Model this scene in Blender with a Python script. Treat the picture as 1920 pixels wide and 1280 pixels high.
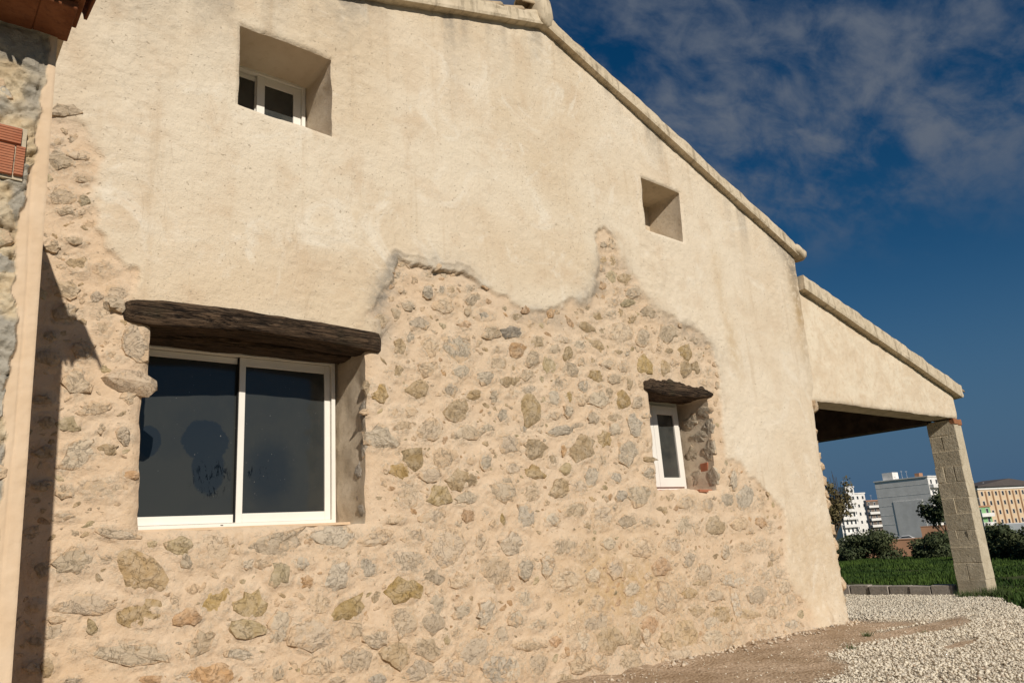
import bpy, bmesh, math, random
import numpy as np
from mathutils import Vector, Matrix
random.seed(7)
RNG = np.random.default_rng(11)
scene = bpy.context.scene
COL = scene.collection
for o in list(bpy.data.objects): bpy.data.objects.remove(o)

# ------------------------------------------------------------------ camera
CAM = (0.0, -5.5777, 1.3)
cd = bpy.data.cameras.new('camera'); cam = bpy.data.objects.new('camera', cd); COL.objects.link(cam)
cd.sensor_width = 36; cd.sensor_fit = 'HORIZONTAL'; cd.lens = 1401 / 1920 * 36
cd.clip_start = 0.05; cd.clip_end = 8000
rot = Matrix(((0.77368, -0.11561, -0.62294), (-0.62998, -0.24499, -0.73695), (-0.06742, 0.96261, -0.26238)))
cam.matrix_world = Matrix.Translation(CAM) @ rot.to_4x4()
scene.camera = cam
scene.render.resolution_x, scene.render.resolution_y = 1024, 682
scene.render.engine = 'CYCLES'
vs = scene.view_settings
vs.view_transform = 'Standard'; vs.look = 'None'; vs.gamma = 1.0; vs.use_curve_mapping = False
vs.exposure = 0.0

# ------------------------------------------------------------------ sky and sun
SUN_DIR = Vector((0.228, 1.0, -0.60)).normalized()          # the way the light travels
elev = math.asin(-SUN_DIR.z); azim = math.atan2(-SUN_DIR.x, -SUN_DIR.y)
world = bpy.data.worlds.new('World'); scene.world = world; world.use_nodes = True
def make_sky():
    nt = world.node_tree; N = nt.nodes; L = nt.links; N.clear()
    out = N.new('ShaderNodeOutputWorld'); bg = N.new('ShaderNodeBackground'); bg.inputs[1].default_value = 0.05
    sky = N.new('ShaderNodeTexSky'); sky.sky_type = 'NISHITA'; sky.sun_disc = False
    sky.sun_elevation = elev; sky.sun_rotation = azim; sky.air_density = 1.0; sky.dust_density = 0.0; sky.ozone_density = 3.0
    tc = N.new('ShaderNodeTexCoord')
    sep = N.new('ShaderNodeSeparateXYZ'); L.new(tc.outputs['Generated'], sep.inputs[0])
    ad = N.new('ShaderNodeMath'); ad.operation = 'ADD'; ad.inputs[1].default_value = 0.35; L.new(sep.outputs[2], ad.inputs[0])
    mx = N.new('ShaderNodeMath'); mx.operation = 'MAXIMUM'; mx.inputs[1].default_value = 0.05; L.new(ad.outputs[0], mx.inputs[0])
    comb = N.new('ShaderNodeCombineXYZ')
    for i in range(2):
        dv = N.new('ShaderNodeMath'); dv.operation = 'DIVIDE'; L.new(sep.outputs[i], dv.inputs[0]); L.new(mx.outputs[0], dv.inputs[1])
        L.new(dv.outputs[0], comb.inputs[i])
    mp = N.new('ShaderNodeMapping'); mp.inputs['Location'].default_value = CLOUD_OFF
    mp.inputs['Rotation'].default_value = (0, 0, 0.5); mp.inputs['Scale'].default_value = (1.0, 1.5, 1)
    L.new(comb.outputs[0], mp.inputs[0])
    n1 = N.new('ShaderNodeTexNoise'); n1.inputs['Scale'].default_value = 3.0; n1.inputs['Detail'].default_value = 10; n1.inputs['Roughness'].default_value = 0.6
    n1.inputs['Distortion'].default_value = 0.25
    L.new(mp.outputs[0], n1.inputs['Vector'])
    n2 = N.new('ShaderNodeTexNoise'); n2.inputs['Scale'].default_value = 11.0; n2.inputs['Detail'].default_value = 7; n2.inputs['Roughness'].default_value = 0.6; n2.inputs['Distortion'].default_value = 0.4
    L.new(mp.outputs[0], n2.inputs['Vector'])
    nm = N.new('ShaderNodeMix'); nm.data_type = 'FLOAT'; nm.inputs[0].default_value = 0.33; L.new(n1.outputs[0], nm.inputs[2]); L.new(n2.outputs[0], nm.inputs[3])
    r = N.new('ShaderNodeMapRange'); r.interpolation_type = 'SMOOTHSTEP'
    r.inputs[1].default_value = 0.425; r.inputs[2].default_value = 0.64; L.new(nm.outputs[0], r.inputs[0])
    e = N.new('ShaderNodeMapRange'); e.interpolation_type = 'SMOOTHSTEP'
    e.inputs[1].default_value = 0.27; e.inputs[2].default_value = 0.43; L.new(sep.outputs[2], e.inputs[0])
    m = N.new('ShaderNodeMath'); m.operation = 'MULTIPLY'; L.new(r.outputs[0], m.inputs[0]); L.new(e.outputs[0], m.inputs[1])
    m2 = N.new('ShaderNodeMath'); m2.operation = 'MULTIPLY'; m2.inputs[1].default_value = 0.9; L.new(m.outputs[0], m2.inputs[0])
    hs = N.new('ShaderNodeHueSaturation'); hs.inputs['Saturation'].default_value = SKY_SAT; hs.inputs['Value'].default_value = SKY_VAL
    L.new(sky.outputs[0], hs.inputs['Color'])
    hz = N.new('ShaderNodeMapRange'); hz.interpolation_type = 'SMOOTHSTEP'; hz.inputs[1].default_value = 0.34; hz.inputs[2].default_value = 0.0
    hz.inputs[3].default_value = 0.0; hz.inputs[4].default_value = 0.97; L.new(sep.outputs[2], hz.inputs[0])
    hm = N.new('ShaderNodeMix'); hm.data_type = 'RGBA'; L.new(hz.outputs[0], hm.inputs[0]); L.new(hs.outputs[0], hm.inputs[6]); hm.inputs[7].default_value = (0.95, 2.15, 4.0, 1)
    mix = N.new('ShaderNodeMix'); mix.data_type = 'RGBA'
    L.new(m2.outputs[0], mix.inputs[0]); L.new(hm.outputs[2], mix.inputs[6]); mix.inputs[7].default_value = CLOUD_COL
    L.new(mix.outputs[2], bg.inputs[0]); L.new(bg.outputs[0], out.inputs[0])
CLOUD_OFF = (9.1, 3.85, 0.0); SKY_SAT = 1.38; SKY_VAL = 0.80; CLOUD_COL = (2.5, 2.95, 3.75, 1)
make_sky()
sl = bpy.data.lights.new('sun', 'SUN'); sl.energy = 4.18; sl.angle = math.radians(0.5); sl.color = (1.0, 0.925, 0.825)
sun = bpy.data.objects.new('sun', sl); COL.objects.link(sun)
sun.rotation_euler = SUN_DIR.to_track_quat('-Z', 'Y').to_euler()

# ------------------------------------------------------------------ helpers
def tag(o, label=None, cat=None, group=None, kind=None):
    if label: o['label'] = label
    if cat: o['category'] = cat
    if group: o['group'] = group
    if kind: o['kind'] = kind
    return o
def link(name, me, mat=None, parent=None, loc=None):
    o = bpy.data.objects.new(name, me); COL.objects.link(o)
    if mat and me is not None and not me.materials: me.materials.append(mat)
    if parent: o.parent = parent
    if loc is not None: o.location = loc
    return o
def empty(name, loc=(0, 0, 0)):
    o = bpy.data.objects.new(name, None); COL.objects.link(o); o.location = loc; o.empty_display_size = 0.2
    return o
def mesh_np(name, V, F, smooth=False):
    """V (n,3) array, F (m,k) int array, all faces with k corners"""
    V = np.asarray(V, np.float32); F = np.asarray(F, np.int32); k = F.shape[1]
    me = bpy.data.meshes.new(name)
    me.vertices.add(len(V)); me.vertices.foreach_set('co', V.ravel())
    me.loops.add(F.size); me.loops.foreach_set('vertex_index', F.ravel())
    me.polygons.add(len(F)); me.polygons.foreach_set('loop_start', np.arange(len(F), dtype=np.int32) * k)
    me.polygons.foreach_set('loop_total', np.full(len(F), k, np.int32))
    if smooth: me.polygons.foreach_set('use_smooth', np.ones(len(F), bool))
    me.update(calc_edges=True); me.validate()
    return me
class MB:
    def __init__(s): s.v = []; s.f = []
    def box(s, x0, x1, y0, y1, z0, z1, jit=0.0):
        b = len(s.v)
        for z in (z0, z1):
            for (x, y) in ((x0, y0), (x1, y0), (x1, y1), (x0, y1)):
                s.v.append((x + random.uniform(-jit, jit), y + random.uniform(-jit, jit), z + random.uniform(-jit, jit)))
        for q in ((3, 2, 1, 0), (4, 5, 6, 7), (0, 1, 5, 4), (1, 2, 6, 5), (2, 3, 7, 6), (3, 0, 4, 7)):
            s.f.append(tuple(b + i for i in q))
        return s
    def prism(s, pts, y0, y1):
        """polygon of (x,z) points, extruded from y0 to y1"""
        b = len(s.v); n = len(pts)
        for y in (y0, y1):
            for (x, z) in pts: s.v.append((x, y, z))
        s.f.append(tuple(b + i for i in range(n))); s.f.append(tuple(b + n + i for i in reversed(range(n))))
        for i in range(n):
            j = (i + 1) % n; s.f.append((b + j, b + i, b + n + i, b + n + j))
        return s
    def tube(s, p0, p1, r0, r1, n=6):
        p0 = Vector(p0); p1 = Vector(p1); d = (p1 - p0).normalized()
        a = d.orthogonal().normalized(); c = d.cross(a); b = len(s.v)
        for p, r in ((p0, r0), (p1, r1)):
            for i in range(n):
                t = 2 * math.pi * i / n; s.v.append(tuple(p + (a * math.cos(t) + c * math.sin(t)) * r))
        for i in range(n):
            j = (i + 1) % n; s.f.append((b + i, b + j, b + n + j, b + n + i))
        s.f.append(tuple(b + n + i for i in range(n))); s.f.append(tuple(b + i for i in reversed(range(n))))
        return s
    def mesh(s, name, bevel=0.0, smooth=False):
        me = bpy.data.meshes.new(name); me.from_pydata(s.v, [], s.f); me.update()
        bm = bmesh.new(); bm.from_mesh(me); bmesh.ops.recalc_face_normals(bm, faces=bm.faces)
        if bevel: bmesh.ops.bevel(bm, geom=list(bm.edges), offset=bevel, segments=1, affect='EDGES', profile=0.6, clamp_overlap=True)
        if smooth:
            for f in bm.faces: f.smooth = True
        bm.to_mesh(me); bm.free()
        return me
    def build(s, name, mat, parent=None, bevel=0.0, smooth=False, loc=None):
        return link(name, s.mesh(name, bevel, smooth), mat, parent, loc)

# value noise ------------------------------------------------------
def _hash(ix, iy, seed):
    h = (ix.astype(np.int64) * 374761393 + iy.astype(np.int64) * 668265263 + seed * 974634217) & 0xffffffff
    h = ((h ^ (h >> 13)) * 1274126177) & 0xffffffff
    return ((h ^ (h >> 16)) & 0xffff) / 65535.0
def vnoise(x, y, seed=0):
    x = np.asarray(x, float); y = np.asarray(y, float)
    ix = np.floor(x); iy = np.floor(y); fx = x - ix; fy = y - iy
    fx = fx * fx * fx * (fx * (fx * 6 - 15) + 10); fy = fy * fy * fy * (fy * (fy * 6 - 15) + 10)
    a = _hash(ix, iy, seed); b = _hash(ix + 1, iy, seed); c = _hash(ix, iy + 1, seed); d = _hash(ix + 1, iy + 1, seed)
    return (a + (b - a) * fx) * (1 - fy) + (c + (d - c) * fx) * fy
def fbm(x, y, seed=0, oct=4, gain=0.5):
    v = 0; a = 1; t = 0
    for i in range(oct):
        v = v + a * (vnoise(x, y, seed + i * 17) * 2 - 1); t += a; a *= gain
        x, y = x * 1.93 + y * 0.41 + 5.3, y * 1.93 - x * 0.41 + 1.7
    return v / t
def sstep(a, b, x):
    t = np.clip((np.asarray(x, float) - a) / (b - a), 0, 1); return t * t * (3 - 2 * t)
def seg_dist(px, pz, P, closed=True):
    """distance to polyline and inside flag"""
    P = np.asarray(P, float); n = len(P); dmin = np.full(px.shape, 1e9); ins = np.zeros(px.shape, bool)
    for i in range(n if closed else n - 1):
        a = P[i]; b = P[(i + 1) % n]; e = b - a; L2 = e @ e + 1e-12
        t = np.clip(((px - a[0]) * e[0] + (pz - a[1]) * e[1]) / L2, 0, 1)
        dmin = np.minimum(dmin, np.hypot(px - a[0] - t * e[0], pz - a[1] - t * e[1]))
        if closed:
            c = ((a[1] > pz) != (b[1] > pz)) & (px < (b[0] - a[0]) * (pz - a[1]) / (b[1] - a[1] + 1e-12) + a[0]); ins ^= c
    return dmin, ins
def nearest_on(px, pz, P):
    P = np.asarray(P, float); n = len(P); best = np.full(px.shape, 1e9); bx = px.copy(); bz = pz.copy()
    for i in range(n):
        a = P[i]; b = P[(i + 1) % n]; e = b - a; t = np.clip(((px - a[0]) * e[0] + (pz - a[1]) * e[1]) / (e @ e + 1e-12), 0, 1)
        qx = a[0] + t * e[0]; qz = a[1] + t * e[1]; dd = np.hypot(px - qx, pz - qz); m = dd < best
        best[m] = dd[m]; bx[m] = qx[m]; bz[m] = qz[m]
    return bx, bz

# materials ---------------------------------------------------------
class NT:
    def __init__(s, name):
        s.m = bpy.data.materials.new(name); s.m.use_nodes = True; s.t = s.m.node_tree; s.t.nodes.clear()
        s.out = s.t.nodes.new('ShaderNodeOutputMaterial'); s.b = s.n('ShaderNodeBsdfPrincipled'); s.l(s.b.outputs[0], s.out.inputs[0])
        s.tc = s.n('ShaderNodeTexCoord'); s.co = s.tc.outputs['Object']
    def n(s, k): return s.t.nodes.new(k)
    def l(s, a, b): s.t.links.new(a, b)
    def put(s, sock, v):
        if hasattr(v, 'is_linked') or isinstance(v, bpy.types.NodeSocket): s.l(v, sock)
        else: sock.default_value = (tuple(v) + (1,)) if isinstance(v, (tuple, list)) and len(v) == 3 and sock.type == 'RGBA' else v
    def noise(s, scale, detail=4, rough=0.5, vec=None, dist=0.0, stretch=None):
        v = vec or s.co
        if stretch:
            mp = s.n('ShaderNodeMapping'); mp.inputs['Scale'].default_value = stretch; s.l(v, mp.inputs[0]); v = mp.outputs[0]
        t = s.n('ShaderNodeTexNoise'); t.inputs['Scale'].default_value = scale; t.inputs['Detail'].default_value = detail
        t.inputs['Roughness'].default_value = rough; t.inputs['Distortion'].default_value = dist; s.l(v, t.inputs['Vector'])
        return t.outputs[0]
    def rng(s, v, a, b, lo=0.0, hi=1.0):
        r = s.n('ShaderNodeMapRange'); r.interpolation_type = 'SMOOTHSTEP'
        r.inputs[1].default_value = a; r.inputs[2].default_value = b; r.inputs[3].default_value = lo; r.inputs[4].default_value = hi
        s.l(v, r.inputs[0]); return r.outputs[0]
    def mix(s, f, a, b, mode='MIX'):
        m = s.n('ShaderNodeMix'); m.data_type = 'RGBA'; m.blend_type = mode
        s.put(m.inputs[0], f); s.put(m.inputs[6], a); s.put(m.inputs[7], b); return m.outputs[2]
    def math(s, op, a, b=0.0):
        m = s.n('ShaderNodeMath'); m.operation = op; s.put(m.inputs[0], a); s.put(m.inputs[1], b); return m.outputs[0]
    def bump(s, hgt, strength=0.5, dist=0.01, normal=None):
        b = s.n('ShaderNodeBump'); b.inputs['Strength'].default_value = strength; b.inputs['Distance'].default_value = dist
        s.l(hgt, b.inputs['Height'])
        if normal: s.l(normal, b.inputs['Normal'])
        return b.outputs[0]
    def fin(s, col, rough=0.9, nrm=None, spec=0.2, metal=0.0):
        s.put(s.b.inputs['Base Color'], col); s.put(s.b.inputs['Roughness'], rough)
        s.b.inputs['Specular IOR Level'].default_value = spec; s.b.inputs['Metallic'].default_value = metal
        if nrm: s.l(nrm, s.b.inputs['Normal'])
        return s.m
M = {}
def simple(name, col, var=0.25, scale=6, rough=0.85, bump=0.004, bscale=40, spec=0.2):
    k = NT(name); n = k.noise(scale, 5, 0.6); d = tuple(c * (1 - var) for c in col); u = tuple(min(1, c * (1 + var)) for c in col)
    c = k.mix(k.rng(n, 0.3, 0.7), d, u)
    M[name] = k.fin(c, rough, k.bump(k.noise(bscale, 5, 0.6), 0.5, bump), spec); return M[name]

MORTAR = (0.62, 0.455, 0.30); PLASTER = (0.62, 0.50, 0.35); PLASTER_PALE = (0.69, 0.595, 0.455)
def wall_material():
    k = NT('wall_render'); a = k.n('ShaderNodeAttribute'); a.attribute_name = 'zone'
    sp = k.n('ShaderNodeSeparateColor'); k.l(a.outputs['Color'], sp.inputs[0]); P, G, B = sp.outputs[0], sp.outputs[1], sp.outputs[2]; A = a.outputs['Alpha']
    big = k.noise(0.55, 5, 0.55, dist=0.6); mid = k.noise(2.3, 6, 0.6, dist=0.4); fine = k.noise(11, 6, 0.65); grain = k.noise(95, 4, 0.7)
    pl = k.mix(k.rng(big, 0.36, 0.66), PLASTER, PLASTER_PALE)
    pl = k.mix(k.rng(mid, 0.47, 0.72, 0, 0.7), pl, (0.555, 0.42, 0.28))
    pl = k.mix(k.rng(k.noise(1.4, 7, 0.68, dist=1.2), 0.52, 0.68, 0, 0.85), pl, (0.74, 0.665, 0.54))
    pl = k.mix(k.rng(k.noise(5.5, 6, 0.7, dist=0.8), 0.60, 0.78, 0, 0.5), pl, (0.40, 0.32, 0.22))
    mo = k.mix(k.rng(mid, 0.35, 0.7), MORTAR, (0.66, 0.51, 0.36))
    mo = k.mix(k.rng(fine, 0.52, 0.75, 0, 0.55), mo, (0.50, 0.34, 0.20))
    mo = k.mix(k.rng(k.noise(6.5, 7, 0.7, dist=0.5), 0.6, 0.74, 0, 0.55), mo, (0.50, 0.42, 0.32))
    m1 = k.noise(24, 7, 0.72, dist=0.6); m2 = k.noise(55, 5, 0.7)
    mt = k.mix(k.rng(m2, 0.38, 0.62), (0.39, 0.315, 0.225), (0.64, 0.525, 0.385))
    mo = k.mix(k.math('MULTIPLY', A, k.rng(m1, 0.46, 0.60)), mo, mt)
    tr = k.noise(26, 5, 0.7, stretch=(1, 1, 0.28), dist=0.8); tr2 = k.noise(30, 5, 0.7, stretch=(0.3, 1, 1), dist=0.8)
    pl = k.mix(k.rng(tr, 0.60, 0.76, 0, 0.50), pl, (0.42, 0.335, 0.235)); pl = k.mix(k.rng(tr2, 0.56, 0.74, 0, 0.5), pl, (0.76, 0.67, 0.54))
    ct = k.n('ShaderNodeAttribute'); ct.attribute_name = 'coat'; cs = k.n('ShaderNodeSeparateColor'); k.l(ct.outputs['Color'], cs.inputs[0])
    pl = k.mix(k.math('MULTIPLY', cs.outputs[0], k.rng(mid, 0.2, 0.6, 0.8, 0.35)), pl, (0.74, 0.635, 0.495))
    col = k.mix(P, mo, pl)
    col = k.mix(k.math('MULTIPLY', B, k.rng(fine, 0.25, 0.6)), col, (0.46, 0.30, 0.13))
    col = k.mix(k.math('MULTIPLY', G, k.rng(fine, 0.2, 0.62)), col, (0.25, 0.22, 0.18))
    st = k.noise(3.0, 6, 0.6, stretch=(2.2, 1, 0.13))
    col = k.mix(k.rng(st, 0.54, 0.76, 0, 0.42), col, (0.44, 0.31, 0.18))
    pits = k.noise(34, 3, 0.55); col = k.mix(k.rng(pits, 0.645, 0.72, 0, 0.6), col, (0.30, 0.23, 0.15))
    col = k.mix(k.rng(grain, 0.3, 0.7, 0, 0.2), col, (0.72, 0.61, 0.46))
    h = k.math('ADD', k.math('MULTIPLY', fine, 1.0), k.math('MULTIPLY', k.noise(38, 6, 0.7), 0.55))
    h = k.math('ADD', h, k.math('MULTIPLY', grain, 0.16))
    h = k.math('ADD', h, k.math('MULTIPLY', k.math('MULTIPLY', A, m1), 1.3)); h = k.math('ADD', h, k.math('MULTIPLY', tr, 0.30))
    ck = k.noise(1.1, 5, 0.6, dist=0.8); h = k.math('SUBTRACT', h, k.rng(k.math('ABSOLUTE', k.math('SUBTRACT', ck, 0.5)), 0.0, 0.0025, 0.10, 0.0))
    h = k.math('SUBTRACT', h, k.rng(pits, 0.62, 0.74, 0, 0.25))
    M['wall'] = k.fin(col, 0.93, k.bump(h, 0.85, 0.016), 0.1)
wall_material()
def stone_material(key, chips=False):
    k = NT('rubble_' + key); oi = k.n('ShaderNodeObjectInfo')
    off = k.n('ShaderNodeVectorMath'); off.operation = 'ADD'
    sc = k.n('ShaderNodeVectorMath'); sc.operation = 'SCALE'; sc.inputs[3].default_value = 37.0
    cb = k.n('ShaderNodeCombineXYZ')
    for i in range(3): k.l(oi.outputs['Random'], cb.inputs[i])
    k.l(cb.outputs[0], sc.inputs[0])
    geo = k.n('ShaderNodeNewGeometry'); k.l(geo.outputs['Position'], off.inputs[0]); k.l(sc.outputs[0], off.inputs[1]); v = off.outputs[0]
    n1 = k.noise(9, 6, 0.65, v, 0.6); n2 = k.noise(30, 6, 0.7, v); n3 = k.noise(90, 4, 0.7, v)
    if chips:
        at_ = k.n('ShaderNodeAttribute'); at_.attribute_name = 'tint'; OC, OA = at_.outputs['Color'], at_.outputs['Alpha']
    else: OC, OA = oi.outputs['Color'], oi.outputs['Alpha']
    dk = k.mix(1.0, OC, (0.66, 0.63, 0.58), 'MULTIPLY')
    lt = k.mix(0.42, OC, (0.64, 0.54, 0.41))
    c = k.mix(k.rng(n1, 0.35, 0.68), OC, lt)
    c = k.mix(k.rng(n2, 0.48, 0.72, 0, 0.85), c, dk)
    c = k.mix(k.rng(k.noise(14, 5, 0.7, v), 0.60, 0.70, 0, 0.5), c, (0.46, 0.31, 0.16))
    # lime mortar wash left on the face; the object's alpha says how much
    os_ = k.n('ShaderNodeSeparateXYZ'); k.l(k.co, os_.inputs[0])
    rr = k.math('SQRT', k.math('ADD', k.math('MULTIPLY', os_.outputs[0], os_.outputs[0]), k.math('MULTIPLY', os_.outputs[2], os_.outputs[2])))
    rim = 0.12 if chips else k.rng(rr, 0.6, 1.05, 0.0, 0.18)
    thr = k.math('SUBTRACT', k.math('SUBTRACT', 0.80, k.math('MULTIPLY', OA, 0.42)), rim)
    ms = k.n('ShaderNodeMath'); ms.operation = 'SUBTRACT'; k.l(k.noise(15, 7, 0.72, v, 0.5), ms.inputs[0]); k.l(thr, ms.inputs[1])
    c = k.mix(k.rng(ms.outputs[0], -0.05, 0.05), c, (0.60, 0.445, 0.29))
    h = k.math('ADD', k.math('MULTIPLY', n1, 1.0), k.math('ADD', k.math('MULTIPLY', n2, 0.55), k.math('MULTIPLY', n3, 0.22)))
    cr = k.noise(7, 5, 0.6, v, 1.5); h = k.math('SUBTRACT', h, k.rng(k.math('ABSOLUTE', k.math('SUBTRACT', cr, 0.5)), 0.0, 0.018, 0.22, 0.0))
    M[key] = k.fin(c, 0.92, k.bump(h, 0.95, 0.024), 0.12)
stone_material('stone'); stone_material('stone_chip', True)
def plain_wall(name, cols, s=1.6, streak=None, rough=0.93, bd=0.01):
    k = NT(name); n1 = k.noise(s, 6, 0.62, dist=0.6); n2 = k.noise(s * 5, 6, 0.68); n3 = k.noise(70, 4, 0.7)
    c = k.mix(k.rng(n1, 0.34, 0.66), cols[0], cols[1]); c = k.mix(k.rng(n2, 0.48, 0.74, 0, 0.8), c, cols[2])
    if streak: c = k.mix(k.rng(k.noise(5, 6, 0.65, stretch=(2.5, 1, 0.4)), 0.50, 0.68, 0, 0.7), c, streak)
    h = k.math('ADD', n2, k.math('ADD', k.math('MULTIPLY', k.noise(26, 5, 0.7), 0.6), k.math('MULTIPLY', n3, 0.2)))
    M[name] = k.fin(c, rough, k.bump(h, 0.6, bd), 0.12); return M[name]
plain_wall('porch_render', [(0.65, 0.525, 0.375), (0.74, 0.635, 0.48), (0.59, 0.45, 0.30)], 2.2, None, 0.93, 0.018)
plain_wall('reveal_render', [(0.56, 0.46, 0.335), (0.62, 0.52, 0.39), (0.43, 0.35, 0.25)], 3)
plain_wall('reveal_clean', [(0.60, 0.49, 0.36), (0.64, 0.54, 0.41), (0.53, 0.42, 0.29)], 2)
plain_wall('verge_mortar', [(0.54, 0.445, 0.31), (0.63, 0.53, 0.385), (0.36, 0.29, 0.195)], 2.2, (0.25, 0.20, 0.135))
plain_wall('block_concrete', [(0.48, 0.405, 0.285), (0.58, 0.50, 0.365), (0.36, 0.30, 0.21)], 4, None, 0.95, 0.022)
plain_wall('kerb_concrete', [(0.32, 0.28, 0.235), (0.40, 0.35, 0.30), (0.25, 0.215, 0.18)], 5)
plain_wall('old_rubble', [(0.55, 0.44, 0.28), (0.64, 0.55, 0.40), (0.40, 0.34, 0.25)], 4, None, 0.95, 0.02)
plain_wall('strip_render', [(0.62, 0.46, 0.305), (0.66, 0.50, 0.345), (0.57, 0.40, 0.25)], 3, None, 0.9, 0.004)
plain_wall('clay_tile', [(0.30, 0.125, 0.06), (0.36, 0.165, 0.08), (0.20, 0.085, 0.045)], 6)
plain_wall('eave_clay_shaded', [(0.17, 0.062, 0.028), (0.22, 0.088, 0.042), (0.10, 0.04, 0.022)], 6)  # darker copy of clay_tile, the eave's shade put into its colour
plain_wall('weathered_tile', [(0.44, 0.34, 0.22), (0.52, 0.40, 0.26), (0.28, 0.21, 0.14)], 5)
plain_wall('brick_orange', [(0.38, 0.14, 0.075), (0.43, 0.18, 0.10), (0.30, 0.13, 0.08)], 9, None, 0.85, 0.004)
simple('dark_timber', (0.06, 0.04, 0.027), 0.4, 5)
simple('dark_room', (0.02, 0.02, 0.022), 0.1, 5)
simple('white_frame', (0.80, 0.765, 0.69), 0.03, 3, 0.45, 0.0005, 80, 0.4)
simple('rubber', (0.02, 0.02, 0.02), 0.1)
def wood_material():
    k = NT('old_lintel_wood'); g = k.noise(5, 8, 0.75, stretch=(0.6, 5, 5), dist=1.2); g2 = k.noise(20, 6, 0.7, stretch=(0.25, 6, 6))
    c = k.mix(k.rng(g, 0.35, 0.7), (0.028, 0.018, 0.011), (0.19, 0.122, 0.072))
    c = k.mix(k.rng(g2, 0.54, 0.74, 0, 0.85), c, (0.33, 0.245, 0.165))
    c = k.mix(k.rng(k.noise(3, 5, 0.6), 0.55, 0.75, 0, 0.5), c, (0.07, 0.07, 0.04))
    sp_ = k.noise(7, 5, 0.6, stretch=(0.16, 3, 3), dist=0.7); spl = k.rng(k.math('ABSOLUTE', k.math('SUBTRACT', sp_, 0.5)), 0.0, 0.02, 1.0, 0.0)
    c = k.mix(k.math('MULTIPLY', spl, 0.9), c, (0.006, 0.004, 0.003))
    h = k.math('SUBTRACT', k.math('ADD', g, k.math('MULTIPLY', g2, 0.8)), k.math('MULTIPLY', spl, 0.5))
    M['wood'] = k.fin(c, 0.8, k.bump(h, 1.0, 0.035), 0.2)
wood_material()
def glass_material():
    """dusty dark window glass; places wiped clean show the dark pane"""
    k = NT('dusty_glass'); sp = k.n('ShaderNodeSeparateXYZ'); k.l(k.co, sp.inputs[0]); x, z = sp.outputs[0], sp.outputs[2]
    wob = k.noise(7, 8, 0.75); wb = k.math('MULTIPLY', k.math('SUBTRACT', wob, 0.5), 0.7)
    def ell(cx, cz, rx, rz, soft=0.12):
        a = k.math('DIVIDE', k.math('SUBTRACT', x, cx), rx); b = k.math('DIVIDE', k.math('SUBTRACT', z, cz), rz)
        r2 = k.math('SQRT', k.math('ADD', k.math('MULTIPLY', a, a), k.math('MULTIPLY', b, b)))
        return k.rng(k.math('ADD', r2, wb), 1 - soft, 1 + soft, 1, 0)
    cl = k.math('MAXIMUM', ell(1.93, 2.28, 0.185, 0.165, 0.05), ell(1.96, 2.05, 0.125, 0.20, 0.09))
    cl = k.math('MAXIMUM', cl, ell(1.51, 2.26, 0.09, 0.12, 0.05))
    cl = k.math('MAXIMUM', cl, k.math('MULTIPLY', ell(2.46, 2.03, 0.19, 0.24, 0.45), 0.8))
    dn = k.rng(k.noise(2.2, 5, 0.6), 0.3, 0.7, 0.75, 1.1)
    sm = k.rng(k.noise(6, 6, 0.7, stretch=(3, 1, 0.5)), 0.55, 0.8, 1.0, 1.25)
    dust = k.math('MULTIPLY', k.math('MULTIPLY', dn, sm), k.math('SUBTRACT', 1.0, k.math('MULTIPLY', cl, 0.75)))
    c = k.mix(dust, (0.012, 0.019, 0.028), (0.037, 0.040, 0.038))
    smr = k.rng(k.noise(16, 7, 0.75, stretch=(1.6, 1, 0.5), dist=0.6), 0.545, 0.575)
    lo = k.math('MAXIMUM', ell(1.98, 1.98, 0.14, 0.14, 0.3), ell(2.36, 2.02, 0.13, 0.05, 0.4))
    c = k.mix(k.math('MULTIPLY', smr, lo), c, (0.002, 0.003, 0.004))
    spk = k.rng(k.noise(70, 2, 0.5), 0.755, 0.78); c = k.mix(spk, c, (0.25, 0.24, 0.22))
    k.b.inputs['IOR'].default_value = 1.5
    M['glass'] = k.fin(c, 0.10, None, 0.45)
glass_material()
def glass_plain():
    k = NT('dark_glass'); c = k.mix(k.rng(k.noise(3, 5, 0.6), 0.3, 0.7), (0.030, 0.033, 0.031), (0.062, 0.064, 0.058))
    M['glass2'] = k.fin(c, 0.12, None, 0.5)
glass_plain()

# ------------------------------------------------------------------ terrain height
TR = np.array([0, 11, 16.4, 24, 35, 60, 110, 190, 300, 800, 5000.]); TZ = np.array([0, 0, -0.15, -0.2, -0.36, -1.3, -2.2, -3.9, -6.5, -9, -9.])
def gz(x, y):
    r = np.hypot(np.asarray(x, float) - CAM[0], np.asarray(y, float) - CAM[1]); return np.interp(r, TR, TZ)
def dirt_mask(x, y):
    """1 where bare soil shows, 0 where gravel lies"""
    w = 0.35 * fbm(x * 1.7, y * 1.7, 91, 4)
    yb = -0.95 - 0.9 * sstep(9.2, 6.2, x) + w
    a = sstep(yb - 0.10, yb + 0.10, y) * sstep(10.9 + w, 10.3 + w, x)
    e = np.hypot((x - 9.9) / 1.6, (y + 1.18 + 0.12 * np.sin(x * 2)) / 0.24) + w * 0.9
    e2 = np.hypot((x - 8.75) / 0.4, (y + 2.05) / 0.10) + w
    return np.clip(np.maximum(np.maximum(a, sstep(1.15, 0.85, e)), sstep(1.1, 0.9, e2)), 0, 1)

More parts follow.
